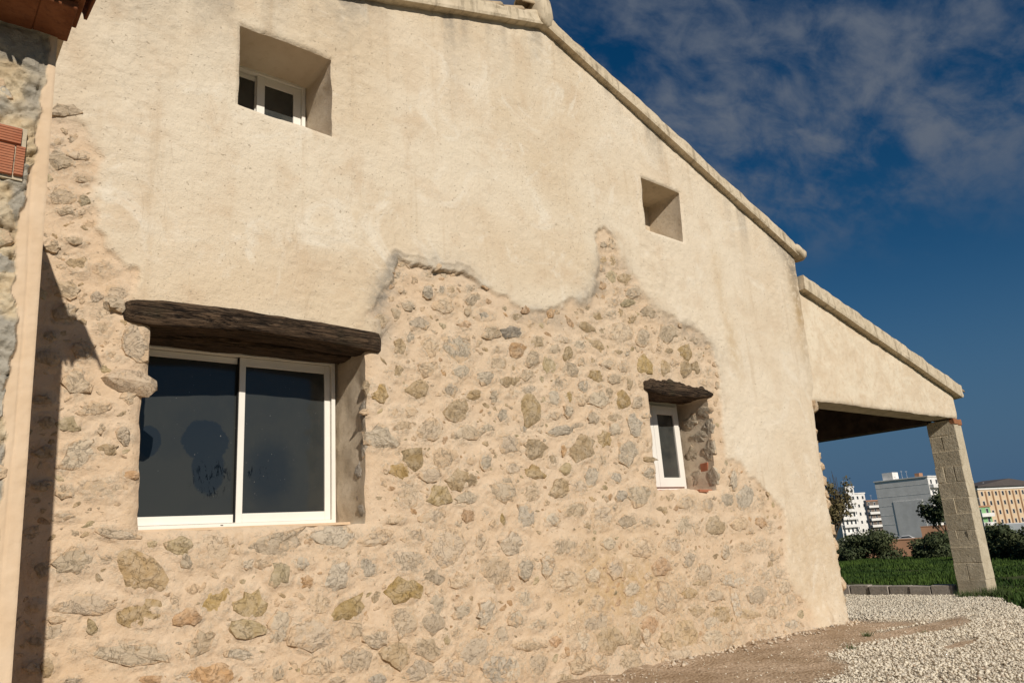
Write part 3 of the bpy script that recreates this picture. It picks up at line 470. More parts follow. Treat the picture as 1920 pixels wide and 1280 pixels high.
def load_stones():
    # x, z, half length, half height (m), tilt (rad), tone
    out = []
    for it in STONES.split(';'):
        v = it.split(','); out.append(tuple(float(q) for q in v[:5]) + (v[5],))
    return out
STONES = "1.36,1.30,0.177,0.097,-0.6,t;1.33,0.79,0.243,0.059,-0.2,b;2.57,0.75,0.166,0.120,-0.3,p;2.25,1.42,0.225,0.087,0.2,g;3.81,1.31,0.196,0.157,-0.1,p;1.38,1.03,0.130,0.083,-0.3,T;0.96,1.39,0.119,0.078,0.2,b;0.93,2.06,0.127,0.075,0.8,b;1.04,1.12,0.139,0.060,-0.0,p;4.06,0.44,0.168,0.124,-0.2,g;1.81,1.42,0.114,0.100,-0.4,p;3.37,1.00,0.173,0.099,-0.1,Y;4.32,1.09,0.180,0.125,-0.1,p;4.28,0.27,0.174,0.116,-0.2,b;1.85,0.59,0.148,0.062,-0.2,o;3.41,1.23,0.187,0.087,-0.2,g;5.96,0.07,0.230,0.117,-0.1,g;6.87,0.24,0.217,0.157,-0.0,t;1.23,2.84,0.122,0.076,-1.5,p;2.75,1.46,0.155,0.081,-0.1,b;5.70,0.34,0.231,0.106,-0.1,t;3.80,0.33,0.153,0.092,-0.2,p;2.10,1.02,0.102,0.087,-0.5,Y;2.77,1.16,0.113,0.099,0.7,b;4.04,3.15,0.183,0.110,0.1,b;6.63,0.64,0.189,0.151,0.1,g;3.50,0.37,0.139,0.085,-0.2,g;3.19,2.25,0.156,0.087,-0.1,b;1.86,1.06,0.093,0.080,-0.5,Y;2.31,0.84,0.116,0.072,1.3,b;5.59,2.22,0.194,0.130,0.2,t;5.19,0.94,0.208,0.095,0.0,g;1.10,1.84,0.114,0.054,-0.0,p;3.28,0.52,0.132,0.081,-0.1,t;2.07,0.86,0.114,0.065,-0.3,y;0.89,2.54,0.085,0.073,-1.5,g;3.36,0.76,0.115,0.096,-0.3,g;1.76,0.80,0.104,0.062,0.9,g;2.63,0.53,0.116,0.072,-0.2,p;2.87,0.91,0.128,0.074,0.4,Y;4.90,2.59,0.159,0.127,1.2,T;5.55,0.52,0.202,0.089,-0.1,g;2.89,0.53,0.098,0.082,-0.5,g;4.53,1.31,0.137,0.103,-0.0,g;3.57,0.53,0.124,0.078,-0.2,g;4.75,0.25,0.124,0.106,-0.3,g;4.43,0.26,0.114,0.102,-1.4,b;6.27,2.19,0.168,0.133,0.4,b;4.45,1.79,0.162,0.083,0.0,g;3.44,1.78,0.106,0.094,0.1,p;3.68,2.34,0.126,0.091,0.1,p;6.38,1.74,0.206,0.101,0.0,b;6.37,3.59,0.198,0.123,0.3,p;3.76,1.76,0.113,0.092,0.1,Y;3.99,2.53,0.129,0.094,0.2,t;3.12,1.43,0.144,0.058,0.1,p;2.31,1.21,0.083,0.074,-0.5,y;1.59,1.45,0.075,0.065,-0.4,y;4.19,0.75,0.119,0.086,0.7,b;3.95,1.90,0.112,0.095,0.2,t;3.50,2.09,0.115,0.083,0.1,T;4.73,1.56,0.118,0.106,0.3,b;6.19,0.57,0.168,0.095,-0.1,b;5.28,0.17,0.143,0.085,-0.1,g;0.70,3.85,0.082,0.057,0.4,p;0.78,3.18,0.078,0.056,-0.3,g;0.79,3.02,0.078,0.055,0.2,g;4.91,2.20,0.132,0.102,0.2,t;3.83,2.09,0.110,0.090,0.2,p;0.67,4.12,0.078,0.061,1.2,g;1.19,1.55,0.122,0.031,-0.2,g;3.11,0.66,0.113,0.057,-0.2,g;3.64,0.72,0.108,0.071,-0.2,g;2.62,0.97,0.080,0.071,0.7,p;2.05,0.69,0.114,0.039,-0.3,b;5.78,1.53,0.140,0.105,0.1,p;3.57,2.70,0.118,0.079,0.2,t;1.66,0.98,0.076,0.052,-0.1,o;7.87,0.73,0.267,0.080,-0.1,b;6.07,0.31,0.119,0.114,0.4,t;4.08,2.33,0.149,0.067,0.2,g;8.37,1.68,0.199,0.128,0.2,b;0.70,2.69,0.071,0.050,-0.3,g;7.26,3.69,0.205,0.116,0.3,g;2.98,0.53,0.081,0.071,-0.6,g;5.32,0.38,0.121,0.092,-0.1,b;6.35,1.17,0.175,0.087,-0.0,p;0.87,2.26,0.061,0.057,-1.3,y;7.66,1.36,0.182,0.113,0.1,t;0.67,4.51,0.097,0.047,0.4,g;3.68,1.58,0.128,0.062,-0.0,p;3.04,1.22,0.091,0.068,-1.1,b;2.91,0.76,0.081,0.067,-0.3,p;5.19,1.81,0.122,0.097,0.2,t;1.00,2.37,0.090,0.040,0.2,p;8.33,0.52,0.205,0.103,-0.0,g;4.53,1.82,0.104,0.095,0.5,g;0.90,0.98,0.064,0.042,0.2,g;4.96,1.09,0.102,0.098,0.6,b;0.84,3.37,0.066,0.057,1.2,t;1.09,3.19,0.067,0.060,1.1,p;7.34,0.15,0.180,0.089,-0.1,b;6.44,2.51,0.131,0.123,1.1,b;0.91,2.76,0.060,0.058,0.6,p;5.20,1.25,0.154,0.069,-0.0,g;3.36,1.97,0.110,0.063,-0.1,T;4.68,1.08,0.096,0.091,0.2,b;4.44,1.06,0.092,0.089,0.1,p;6.71,0.06,0.233,0.056,-0.1,g;5.89,2.77,0.160,0.086,0.2,b;6.64,0.96,0.143,0.096,0.0,o;7.56,0.37,0.160,0.099,-0.0,t;6.33,0.40,0.133,0.090,-0.1,o;5.39,1.60,0.160,0.067,-0.0,g;4.05,1.74,0.138,0.055,0.1,b;7.75,0.13,0.138,0.112,0.1,g;4.59,2.24,0.101,0.088,0.5,p;0.87,0.78,0.058,0.037,1.6,t;3.48,1.43,0.107,0.054,-0.0,p;6.18,1.46,0.181,0.065,-0.0,g;4.66,0.81,0.102,0.074,-0.1,b;3.68,0.87,0.080,0.072,-0.3,b;5.54,0.16,0.108,0.081,-0.1,g;3.69,2.91,0.122,0.060,0.1,p;1.67,0.60,0.073,0.038,-0.2,p;7.86,0.45,0.165,0.090,-1.5,b;3.67,1.94,0.106,0.059,0.0,p;4.84,1.79,0.096,0.087,0.5,p;3.72,3.12,0.094,0.075,0.5,p;0.74,2.07,0.055,0.042,-0.1,g;3.94,0.78,0.089,0.064,-0.1,b;3.38,2.84,0.089,0.069,0.7,t;6.86,1.19,0.148,0.084,0.0,p;7.35,0.85,0.145,0.092,0.0,g;7.36,0.30,0.155,0.082,-0.1,b;3.92,1.03,0.096,0.060,-0.1,p;5.49,1.19,0.102,0.087,0.1,p;5.89,1.00,0.108,0.089,0.1,p;2.19,0.53,0.069,0.044,-0.3,p;4.77,3.20,0.108,0.083,0.4,o;4.67,0.41,0.158,0.041,-0.1,g;6.73,3.23,0.136,0.102,0.6,Y;1.20,2.20,0.057,0.046,-1.5,g;3.19,2.63,0.081,0.066,0.3,T;5.58,0.69,0.110,0.074,-0.1,g;4.36,0.54,0.082,0.070,-0.2,g;4.53,0.65,0.085,0.072,-0.2,b;3.89,3.53,0.104,0.068,0.3,p;4.06,2.91,0.103,0.067,0.2,b;7.10,1.38,0.142,0.086,0.1,b;5.20,3.08,0.109,0.085,0.5,y;5.95,3.38,0.151,0.075,-0.3,t;3.66,1.09,0.091,0.054,-0.1,G;5.68,1.94,0.104,0.089,0.5,b;5.27,2.40,0.163,0.053,0.1,b;8.52,0.71,0.173,0.088,-0.1,g;8.35,0.10,0.170,0.082,-0.1,b;6.53,0.22,0.103,0.090,0.1,t;7.20,1.64,0.171,0.072,0.0,p;4.34,2.88,0.119,0.059,0.0,b;4.51,3.04,0.099,0.075,0.4,p;4.45,3.34,0.106,0.071,0.3,g;6.75,3.57,0.141,0.092,0.4,g;4.97,3.13,0.101,0.082,0.6,g;2.31,0.53,0.065,0.043,1.5,g;7.41,-0.03,0.181,0.059,-0.1,g;1.00,3.37,0.067,0.039,0.2,p;6.25,0.20,0.109,0.075,-0.1,g;1.46,0.62,0.077,0.026,-0.2,o;5.51,3.07,0.130,0.069,-0.0,g;7.48,0.59,0.159,0.069,-0.1,g;4.89,1.97,0.125,0.055,-0.1,T;6.28,2.78,0.119,0.086,0.3,T;4.70,3.38,0.141,0.053,0.2,G;5.56,0.95,0.102,0.069,-0.0,b;6.68,4.13,0.165,0.074,0.3,g;8.07,0.32,0.211,0.055,-0.1,t;0.79,1.35,0.045,0.036,-0.4,g;4.65,2.87,0.119,0.055,0.1,t;0.87,1.82,0.048,0.037,-1.4,g;4.80,0.58,0.111,0.047,-0.1,b;5.08,0.07,0.115,0.046,-0.2,t;4.29,2.07,0.076,0.070,0.8,b;1.11,2.10,0.050,0.039,-0.0,t;0.74,2.26,0.046,0.038,-0.0,g;6.11,0.78,0.111,0.066,-0.0,b;6.92,3.92,0.156,0.075,0.2,g;5.48,1.84,0.119,0.058,0.0,p;3.61,3.33,0.091,0.055,0.2,g;3.40,3.08,0.077,0.059,1.3,t;8.17,1.37,0.154,0.077,0.0,p;8.67,0.47,0.144,0.085,0.0,p;5.22,2.74,0.094,0.075,0.4,b;4.18,1.35,0.084,0.054,1.5,p;3.11,0.37,0.086,0.034,-0.2,b;8.59,1.10,0.180,0.069,-0.0,p;0.77,4.19,0.065,0.035,0.1,p;0.70,2.41,0.051,0.033,0.1,g;0.75,1.86,0.050,0.031,-0.1,g;1.64,1.35,0.054,0.037,-1.4,b;2.49,1.28,0.065,0.041,-0.1,b;3.39,2.36,0.091,0.044,0.1,p;7.11,1.01,0.115,0.076,0.1,g;7.14,0.46,0.126,0.067,-0.1,t;7.55,3.49,0.141,0.083,0.3,T;3.20,3.29,0.077,0.054,1.0,g;7.05,0.65,0.132,0.062,-0.2,t;5.33,2.91,0.096,0.072,0.4,g;7.50,3.26,0.128,0.088,0.4,t;5.92,2.34,0.099,0.072,0.2,T;0.74,3.75,0.060,0.032,0.3,g;8.95,0.56,0.132,0.087,0.1,g;9.02,0.39,0.132,0.086,0.1,g;5.87,3.03,0.132,0.056,0.1,T;1.01,3.06,0.049,0.038,0.3,p;0.68,3.47,0.047,0.037,0.4,g;3.94,2.73,0.074,0.060,0.3,g;4.05,1.58,0.065,0.062,1.1,o;6.26,0.31,0.094,0.065,1.4,g;7.98,1.66,0.133,0.076,0.1,b;5.83,1.25,0.099,0.060,0.0,b;4.26,3.66,0.096,0.053,0.3,g;5.78,2.56,0.098,0.067,0.2,g;6.59,1.97,0.108,0.069,0.1,b;5.06,1.52,0.083,0.060,0.1,b;1.02,2.94,0.043,0.040,1.0,p;1.25,1.93,0.052,0.031,-0.0,o;4.88,2.95,0.094,0.056,0.2,g;6.03,3.76,0.144,0.052,0.4,t;0.84,3.85,0.048,0.037,1.3,y;1.09,0.98,0.045,0.028,-1.4,y;1.01,0.68,0.055,0.021,-0.2,g;0.79,0.94,0.040,0.027,-0.3,g;0.79,0.79,0.040,0.027,-0.3,g;2.77,0.41,0.062,0.034,-0.2,g;8.58,0.30,0.124,0.075,-0.0,g;5.64,2.76,0.112,0.054,0.1,p;4.18,2.69,0.083,0.050,0.2,t;8.16,1.90,0.118,0.081,1.1,b;5.23,0.53,0.072,0.060,-0.1,p;7.57,1.61,0.125,0.066,0.1,p;6.09,2.45,0.102,0.062,0.2,b;6.09,1.73,0.099,0.060,0.1,b;8.20,1.08,0.153,0.057,-0.0,p;7.10,3.23,0.108,0.078,0.5,t;2.52,1.14,0.050,0.040,-0.2,o;5.06,3.32,0.098,0.054,0.2,t;6.18,3.02,0.115,0.057,0.2,g;2.18,1.29,0.052,0.035,-0.1,p;6.04,1.93,0.115,0.050,0.0,b;3.71,3.64,0.069,0.055,1.0,b;4.38,3.52,0.103,0.043,0.1,b;0.89,1.67,0.056,0.021,-0.0,g;0.71,2.84,0.038,0.034,0.3,g;4.33,2.38,0.088,0.043,0.1,b;6.10,0.99,0.084,0.060,0.0,p;5.31,2.01,0.081,0.057,0.1,y;5.49,3.24,0.086,0.063,0.4,T;6.35,3.17,0.104,0.063,0.3,p;3.49,3.47,0.071,0.048,-0.1,g;6.47,1.45,0.129,0.044,-0.0,p;3.30,1.57,0.092,0.027,-0.0,p;0.96,3.15,0.040,0.036,0.9,p;6.11,2.58,0.110,0.052,0.1,g;8.93,0.11,0.147,0.057,-0.1,b;1.72,0.97,0.040,0.034,-0.7,o;0.82,4.03,0.046,0.033,0.5,p;5.67,2.90,0.086,0.059,0.3,b;5.44,3.39,0.125,0.041,0.1,p;1.58,1.09,0.045,0.028,-1.4,p;7.81,1.06,0.090,0.076,0.6,g;6.52,2.78,0.091,0.067,0.4,g;6.32,4.27,0.097,0.068,0.6,y;3.08,2.68,0.057,0.044,1.4,t;4.44,2.70,0.072,0.051,0.8,b;4.98,0.41,0.068,0.047,-0.1,o;0.80,3.54,0.059,0.023,0.1,g;5.30,3.27,0.095,0.050,0.2,g;6.55,3.98,0.135,0.049,0.2,y;5.41,2.61,0.073,0.061,0.7,b;4.61,2.01,0.078,0.045,0.1,p;4.11,1.90,0.064,0.046,0.1,t;4.53,2.52,0.065,0.054,0.4,b;3.49,2.49,0.058,0.045,0.2,p;5.82,3.58,0.101,0.052,-0.1,t;6.08,3.19,0.114,0.047,0.2,g;0.89,1.05,0.041,0.022,-0.2,p;2.07,1.30,0.041,0.034,-0.3,b;6.53,4.28,0.113,0.057,0.3,t;8.63,1.37,0.128,0.060,0.0,o;8.87,0.73,0.112,0.068,0.1,g;5.67,3.36,0.088,0.056,0.3,b;6.06,2.85,0.084,0.060,0.3,g;4.90,2.80,0.099,0.038,0.1,g;7.72,3.30,0.092,0.079,-0.3,t;4.13,3.38,0.078,0.041,0.2,o;4.66,3.36,0.086,0.042,0.2,G;1.14,1.40,0.041,0.023,-0.1,g;6.43,3.00,0.086,0.059,1.2,t;7.25,0.74,0.128,0.038,-0.1,t;1.09,2.75,0.047,0.024,0.1,p;6.37,4.70,0.093,0.062,0.6,g;6.16,4.13,0.087,0.060,0.6,o;3.41,3.76,0.059,0.044,0.5,g;7.30,1.36,0.081,0.062,0.2,g;8.80,0.94,0.111,0.059,0.0,g;0.77,1.14,0.033,0.021,-0.2,g;3.87,0.62,0.050,0.038,-0.2,g;8.70,1.65,0.096,0.069,0.3,p;4.10,2.07,0.058,0.041,0.1,p;4.45,1.54,0.061,0.040,1.5,Y;5.20,2.55,0.088,0.038,0.1,p;5.69,3.17,0.070,0.056,0.7,g;4.53,3.19,0.083,0.036,0.2,g;1.42,1.47,0.032,0.028,-0.4,y;5.14,2.10,0.059,0.051,0.5,t;4.18,3.53,0.058,0.046,1.0,g;3.51,3.18,0.052,0.042,1.2,b;6.36,4.47,0.083,0.058,0.8,t;6.38,4.11,0.081,0.058,0.7,g;6.31,3.96,0.095,0.048,0.3,b;6.63,2.13,0.117,0.035,0.0,t;5.56,2.47,0.100,0.033,0.1,g;7.63,-0.04,0.093,0.045,-0.1,g;3.05,2.47,0.059,0.029,0.1,p;4.53,2.32,0.077,0.033,0.1,g;4.78,2.39,0.075,0.036,0.1,b;5.86,2.11,0.064,0.053,1.0,g;1.06,2.24,0.034,0.025,-1.5,g;5.44,2.77,0.064,0.051,0.5,Y;6.61,3.79,0.094,0.050,0.3,t;3.33,2.49,0.046,0.039,0.3,p;4.65,2.75,0.071,0.037,0.1,p;3.77,0.57,0.043,0.036,-1.4,y;5.42,0.00,0.073,0.032,-0.2,o;3.98,3.71,0.058,0.040,0.4,t;2.38,0.99,0.039,0.026,-0.2,p;3.72,3.82,0.072,0.030,0.1,g;4.23,3.77,0.081,0.030,0.2,g;7.76,3.67,0.102,0.052,0.2,g;7.96,3.27,0.103,0.052,0.2,b;7.30,3.32,0.094,0.050,0.2,p;4.79,3.56,0.070,0.039,0.2,t;0.64,4.26,0.034,0.025,0.6,g;6.88,0.81,0.073,0.045,-0.0,g;5.31,2.20,0.060,0.043,1.3,o;7.20,3.46,0.105,0.042,0.2,t;7.85,3.12,0.114,0.043,0.1,p;4.33,1.50,0.046,0.040,0.1,g;5.93,2.92,0.088,0.036,0.1,g;5.98,1.61,0.064,0.043,0.1,b;6.62,2.30,0.073,0.047,0.2,b;3.23,1.99,0.042,0.032,1.5,b;6.25,3.80,0.081,0.043,0.3,b;8.67,0.85,0.091,0.049,0.0,t;1.94,1.19,0.031,0.025,-0.3,p;8.83,1.31,0.078,0.058,0.3,p;1.00,0.85,0.030,0.017,-1.4,g;6.67,2.63,0.083,0.036,0.1,b;3.88,3.70,0.046,0.037,0.9,b;6.22,4.65,0.074,0.040,0.4,g;7.81,3.47,0.075,0.050,0.4,g;8.21,0.87,0.085,0.038,-0.0,p;4.27,1.61,0.039,0.030,0.0,b;5.54,1.44,0.045,0.036,0.1,t;4.72,3.01,0.045,0.035,1.2,t;6.41,3.84,0.051,0.048,0.5,t;6.20,4.46,0.062,0.039,0.5,t;6.30,3.35,0.079,0.027,0.1,t;5.08,2.71,0.042,0.035,0.8,y;6.44,3.36,0.053,0.040,0.7,b;8.79,0.24,0.056,0.046,0.3,g;6.16,4.35,0.052,0.037,0.7,p;7.02,3.48,0.055,0.039,0.5,p;5.86,3.20,0.046,0.035,0.5,t;4.59,3.07,0.038,0.031,0.6,o;3.90,0.91,0.038,0.020,-0.1,o;6.06,3.56,0.048,0.035,-0.3,t;3.42,3.61,0.038,0.022,0.3,p"
stones = load_stones()
def wall_fields(x, z):
    """how far the surface stands out (m), and the paint zones, at points of the gable wall"""
    sd, ins = seg_dist(x, z, STONE_ZONE); sd = np.where(ins, -sd, sd)
    sdn = sd + 0.075 * fbm(x * 3.6, z * 3.6, 21, 4) + 0.035 * fbm(x * 15, z * 15, 22, 4)
    soft = 0.03 + 0.09 * vnoise(x * 1.6, z * 1.6, 23)
    # crisp broken edge over the middle of the wall, trowelled-out edge elsewhere
    crisp = sstep(3.2, 3.4, x) * sstep(4.5, 4.2, x)
    soft = soft * (1 - crisp) + 0.007 * crisp
    P = sstep(-0.4, 1.0, sdn / soft)
    mort = 0.011 * fbm(x * 2.3, z * 2.3, 31, 3) + 0.010 * fbm(x * 7.5, z * 7.5, 32, 4) + 0.0035 * fbm(x * 26, z * 26, 33, 3)
    plas = 0.030 + 0.012 * fbm(x * 0.9, z * 0.9, 41, 3) + 0.006 * fbm(x * 4, z * 5, 42, 4) + 0.0022 * fbm(x * 22, z * 22, 43, 3)
    rg = vnoise(x * 1.1, z * 1.1, 45); plas = plas + 0.006 * sstep(0.55, 0.75, rg) * fbm(x * 13, z * 17, 46, 4)
    gap = np.zeros(x.shape); nr = np.zeros(x.shape)                      # nearness to a bedded stone: 1 on it, fading out around it
    for (qx, qz, qa, qb, an, ty) in stones:
        m = (np.abs(x - qx) < qa * 2) & (np.abs(z - qz) < qa * 2)
        if m.any():
            ux = x[m] - qx; uz = z[m] - qz; c, s = math.cos(an), math.sin(an); q = np.hypot((ux * c + uz * s) / (qa + 0.01), (-ux * s + uz * c) / (qb + 0.01)); nr[m] = np.maximum(nr[m], sstep(1.75, 0.95, q)); gap[m] = np.maximum(gap[m], np.exp(-((q - 1.10) / 0.11) ** 2))
    nr = nr * (1 - P)
    mort = mort - 0.008 * gap * sstep(0.35, 0.7, vnoise(x * 6, z * 6, 36)) + nr * (0.012 * fbm(x * 21, z * 21, 35, 3) + 0.004)
    h = mort * (1 - P) + plas * P
    h = h + 0.007 * crisp * np.exp(-((sdn - 0.02) / 0.03) ** 2) - 0.016 * crisp * np.exp(-((sdn + 0.03) / 0.03) ** 2) + 0.010 * crisp * np.exp(-((sdn - 0.09 + 0.03 * fbm(x * 5, z * 5, 24, 3)) / 0.015) ** 2)
    for nm, pg in OPEN.items():
        m = (x > pg[:, 0].min() - 0.3) & (x < pg[:, 0].max() + 0.3) & (z > pg[:, 1].min() - 0.3) & (z < pg[:, 1].max() + 0.3)
        if m.any():
            d, _ = seg_dist(x[m], z[m], pg); r = 0.030 if nm in ('big', 'small') else 0.018
            h[m] -= 1.1 * r * np.exp(-(d / (r * 0.9)) ** 1.3) + 0
            if nm == 'vent': h[m] += 0.008 * np.exp(-(d / 0.12) ** 2)
    # rubble foot where the wall meets the soil
    h = h + 0.10 * np.exp(-np.maximum(z, 0) / 0.10) * (0.7 + 0.9 * fbm(x * 5, z * 5, 51, 4)) * sstep(5.0, 6.5, x)
    lump = np.exp(-(((x - 9.75) / 0.3) ** 2 + ((z - 0.1) / 0.2) ** 2)); h = h + 0.05 * lump
    # rounded outer corner
    wr = np.interp(z, WZ, WX); h = h - 0.07 * np.exp(-np.maximum(wr - x, 0) / 0.05) * sstep(3.35, 3.0, z)
    # colour zones
    torn = np.exp(-((sdn - 0.03) / (0.05 + 0.09 * vnoise(x * 1.5, z * 1.5, 72))) ** 2) * sstep(3.0, 3.3, x) * sstep(9.0, 6.8, x) * (0.08 + 0.5 * crisp + 0.7 * sstep(0.35, 0.75, vnoise(x * 1.9, z * 1.9, 71)))
    torn = torn + 0.5 * np.exp(-(((x - 3.17) / 0.10) ** 2 + ((z - 3.45) / 0.22) ** 2)) + 0.55 * np.exp(-(((x - 5.2) / 0.5) ** 2 + ((z - 3.60) / 0.10) ** 2)) + 0.5 * np.exp(-(((x - 7.7) / 0.6) ** 2 + ((z - 3.72 + 0.35 * (x - 7.7)) / 0.10) ** 2))
    dz = roof_z(x) - z
    torn = torn + 1.1 * np.exp(-np.maximum(dz, 0) / (0.10 + 0.34 * vnoise(x * 1.5, x * 0 + 3, 73))) * sstep(0.38, 0.72, vnoise(x * 3.1, z * 0.5, 74) * 0.65 + vnoise(x * 9, z * 0.7, 75) * 0.35)
    torn = torn + 0.7 * np.exp(-((x - wr + 0.10) / 0.16) ** 2) * sstep(3.0, 4.0, z) * vnoise(x * 3, z * 1.2, 79)
    torn = torn + 0.35 * sstep(0.25, 0.0, z) * vnoise(x * 4, z * 4, 76)
    och = 0.8 * np.exp(-(((x - 5.9) / 0.8) ** 2 + ((z - 0.85) / 0.42) ** 2)) * (0.5 + 0.8 * vnoise(x * 2.5, z * 2.5, 77))
    och = och + 0.30 * sstep(1.3, 0.3, z) * vnoise(x * 1.3, z * 1.3, 78) * (1 - P) + 0.55 * np.exp(-((x - 8.55 - 0.06 * (4 - z)) / 0.14) ** 2) * sstep(2.9, 3.6, z) * sstep(5.4, 4.6, z) * vnoise(x * 3, z * 1.1, 80)
    och = och + 1.0 * np.exp(-((x - wr + 0.10) / 0.17) ** 2) * sstep(2.6, 3.4, z) * vnoise(x * 4, z * 2, 81)
    # faint damp patch low on the pale render
    och = och + 0.28 * P * sstep(1.5, 1.2, z + 0.15 * fbm(x * 3, z * 3, 83, 3)) * sstep(8.8, 9.3, x)
    low = sstep(1.4, 0.4, z) * sstep(3.5, 6.0, x)   # the lower right is rougher, stones half lost in it
    wall_fields.near = np.clip(nr * (0.75 + 0.5 * low) + 0.35 * low * (1 - P) * vnoise(x * 3, z * 3, 85) + 0.22 * (1 - P) * vnoise(x * 2.2, z * 2.2, 86), 0, 1)
    return h, np.clip(P, 0, 1), np.clip(torn, 0, 1), np.clip(och, 0, 1)
def build_wall():
    xs = [0.25]
    while xs[-1] < 10.66: xs.append(xs[-1] + 0.0095 + 0.0013 * xs[-1])
    xs = np.array(xs); zs = np.arange(-0.12, 7.52, 0.0125)
    X, Z = np.meshgrid(xs, zs)
    wr = np.interp(Z, WZ, WX); X = np.where(X > wr, wr, X)
    nx, nz = len(xs), len(zs); F = grid_faces(nx, nz)
    x = X.ravel(); z = Z.ravel(); cx = x[F].mean(1); cz = z[F].mean(1)
    keep = (cz < roof_z(cx) + 0.12) & ((x[F].max(1) - x[F].min(1)) > 1e-5)
    inside = np.zeros(len(F), bool)
    for pg in OPEN.values():
        m = (cx > pg[:, 0].min() - 0.1) & (cx < pg[:, 0].max() + 0.1) & (cz > pg[:, 1].min() - 0.1) & (cz < pg[:, 1].max() + 0.1)
        idx = np.where(m)[0]; _, ins = seg_dist(cx[idx], cz[idx], pg); inside[idx[ins]] = True
    cut = np.zeros(len(x), bool); cut[F[inside].ravel()] = True
    keep &= ~inside; kv = np.zeros(len(x), bool); kv[F[keep].ravel()] = True; b = np.where(cut & kv)[0]
    for pg in OPEN.values():
        m = (x[b] > pg[:, 0].min() - 0.1) & (x[b] < pg[:, 0].max() + 0.1) & (z[b] > pg[:, 1].min() - 0.1) & (z[b] < pg[:, 1].max() + 0.1)
        x[b[m]], z[b[m]] = nearest_on(x[b[m]], z[b[m]], pg)
    h, P, G, B = wall_fields(x, z)
    F = F[keep]; used = np.unique(F); remap = np.full(len(x), -1); remap[used] = np.arange(len(used)); F = remap[F]
    me = mesh_np('gable_wall', np.stack([x, -h, z], -1)[used], F, True)
    set_attr(me, 'zone', np.stack([P, G, B, wall_fields.near], -1)[used])
    xx = x[used]; zz = z[used]                  # a later, paler coat of render on the right and in a patch high up
    q = sstep(5.6, 7.4, xx + 0.8 * fbm(xx * 0.9, zz * 0.9, 87, 4)) * 0.9 + 0.8 * np.exp(-(((xx - 4.0) / 0.75) ** 4 + ((zz - 6.1) / 0.55) ** 4)) * (xx < 4.62) + 0.5 * np.exp(-(((xx - 4.2) / 0.9) ** 2 + ((zz - 4.5) / 0.5) ** 2))
    set_attr(me, 'coat', np.clip(np.stack([q, q, q], -1), 0, 1))
    return hpart('gable_wall', me, M['wall'])
gable = build_wall()

# rubble stones, bedded in the mortar -------------------------------
def stone_proto(seed, nseg=13):
    r = random.Random(seed); ang = [2 * math.pi * (i + r.uniform(-0.3, 0.3)) / nseg for i in range(nseg)]
    ne = r.choice([4, 5, 5, 6, 7]); ph = r.uniform(0, 6.28); sq = r.uniform(0.03, 0.12)
    rad = [1 + sq * math.cos(ne * a + ph) + r.uniform(-0.20, 0.16) + 0.10 * math.cos(2 * a + ph * 2) + 0.10 * math.cos(3 * a + ph * 3) for a in ang]
    V = []; tx, tz = r.uniform(-0.25, 0.25), r.uniform(-0.35, 0.1)
    for k, (f, y) in enumerate(((1.0, 0.75), (0.90, -0.50), (0.58, -0.86))):
        for a, q in zip(ang, rad):
            xx, zz = math.cos(a) * q * f, math.sin(a) * q * f
            V.append((xx, y + (0 if k == 0 else r.uniform(-0.26, 0.26) + tx * xx + tz * zz), zz))
    V.append((r.uniform(-0.2, 0.2), -0.95 + r.uniform(-0.2, 0.2), r.uniform(-0.2, 0.2)))
    F = []
    for k in range(2):
        for i in range(nseg):
            j = (i + 1) % nseg; a, b, c, d = k * nseg + i, k * nseg + j, (k + 1) * nseg + j, (k + 1) * nseg + i
            F += [(a, b, c), (a, c, d)] if r.random() < 0.5 else [(a, b, d), (b, c, d)]
    F += [(2 * nseg + i, 2 * nseg + (i + 1) % nseg, 3 * nseg) for i in range(nseg)]
    return V, F
PROTO = []
for s_ in range(36):
    V, F = stone_proto(100 + s_); me = bpy.data.meshes.new('stone'); me.from_pydata(V, [], F); me.update()
    me.polygons.foreach_set('use_smooth', [(s_ % 4 == 0)] * len(F)); me.materials.append(M['stone']); PROTO.append((me, V, F))
TONE = {'g': ((0.45, 0.355, 0.245), 0.48), 'G': ((0.27, 0.22, 0.16), 0.15), 'b': ((0.46, 0.385, 0.285), 0.48), 't': ((0.385, 0.28, 0.160), 0.25), 'T': ((0.355, 0.245, 0.112), 0.06),
        'y': ((0.40, 0.315, 0.182), 0.20), 'Y': ((0.39, 0.28, 0.128), 0.05), 'o': ((0.45, 0.285, 0.155), 0.28), 'p': ((0.52, 0.405, 0.28), 0.60)}
def stone_tone(ty, rnd):
    c, a = TONE[ty]; k = rnd.uniform(0.92, 1.22); w = rnd.uniform(-0.03, 0.03)
    return (c[0] * k + w * 0.5, c[1] * k, c[2] * k - w * 0.5, min(1, max(0, a - 0.07 + rnd.uniform(-0.12, 0.14))))
sx_ = np.array([s[0] for s in stones]); sz_ = np.array([s[1] for s in stones]); sh_, _, _, _ = wall_fields(sx_.copy(), sz_.copy())
rs = random.Random(5); LEFT = []
for i, (x, z, a, b, an, ty) in enumerate(stones):
    if i >= 296: LEFT.append((x, z, a, b, an, ty)); continue
    me, V, F = PROTO[i % len(PROTO)]
    o = bpy.data.objects.new('stone', me); COL.objects.link(o); o.parent = gable
    dep = (0.012 + 0.09 * min(b, 0.16)) * (0.75 if ty == 'p' else 1.0) * rs.uniform(0.7, 1.5)
    o.location = (x, -float(sh_[i]) + 0.004, z); o.rotation_euler = (0, -an + rs.uniform(-0.05, 0.05), 0); o.scale = (a * 1.16, dep, b * 1.16)
    cc = stone_tone(ty, rs); lw = 0.16 * float(sstep(1.6, 0.7, z) * sstep(3.6, 5.5, x)); o.color = (cc[0] * (1 + lw), cc[1] * (1 + lw), cc[2] * (1 + lw), min(1, cc[3] + lw))
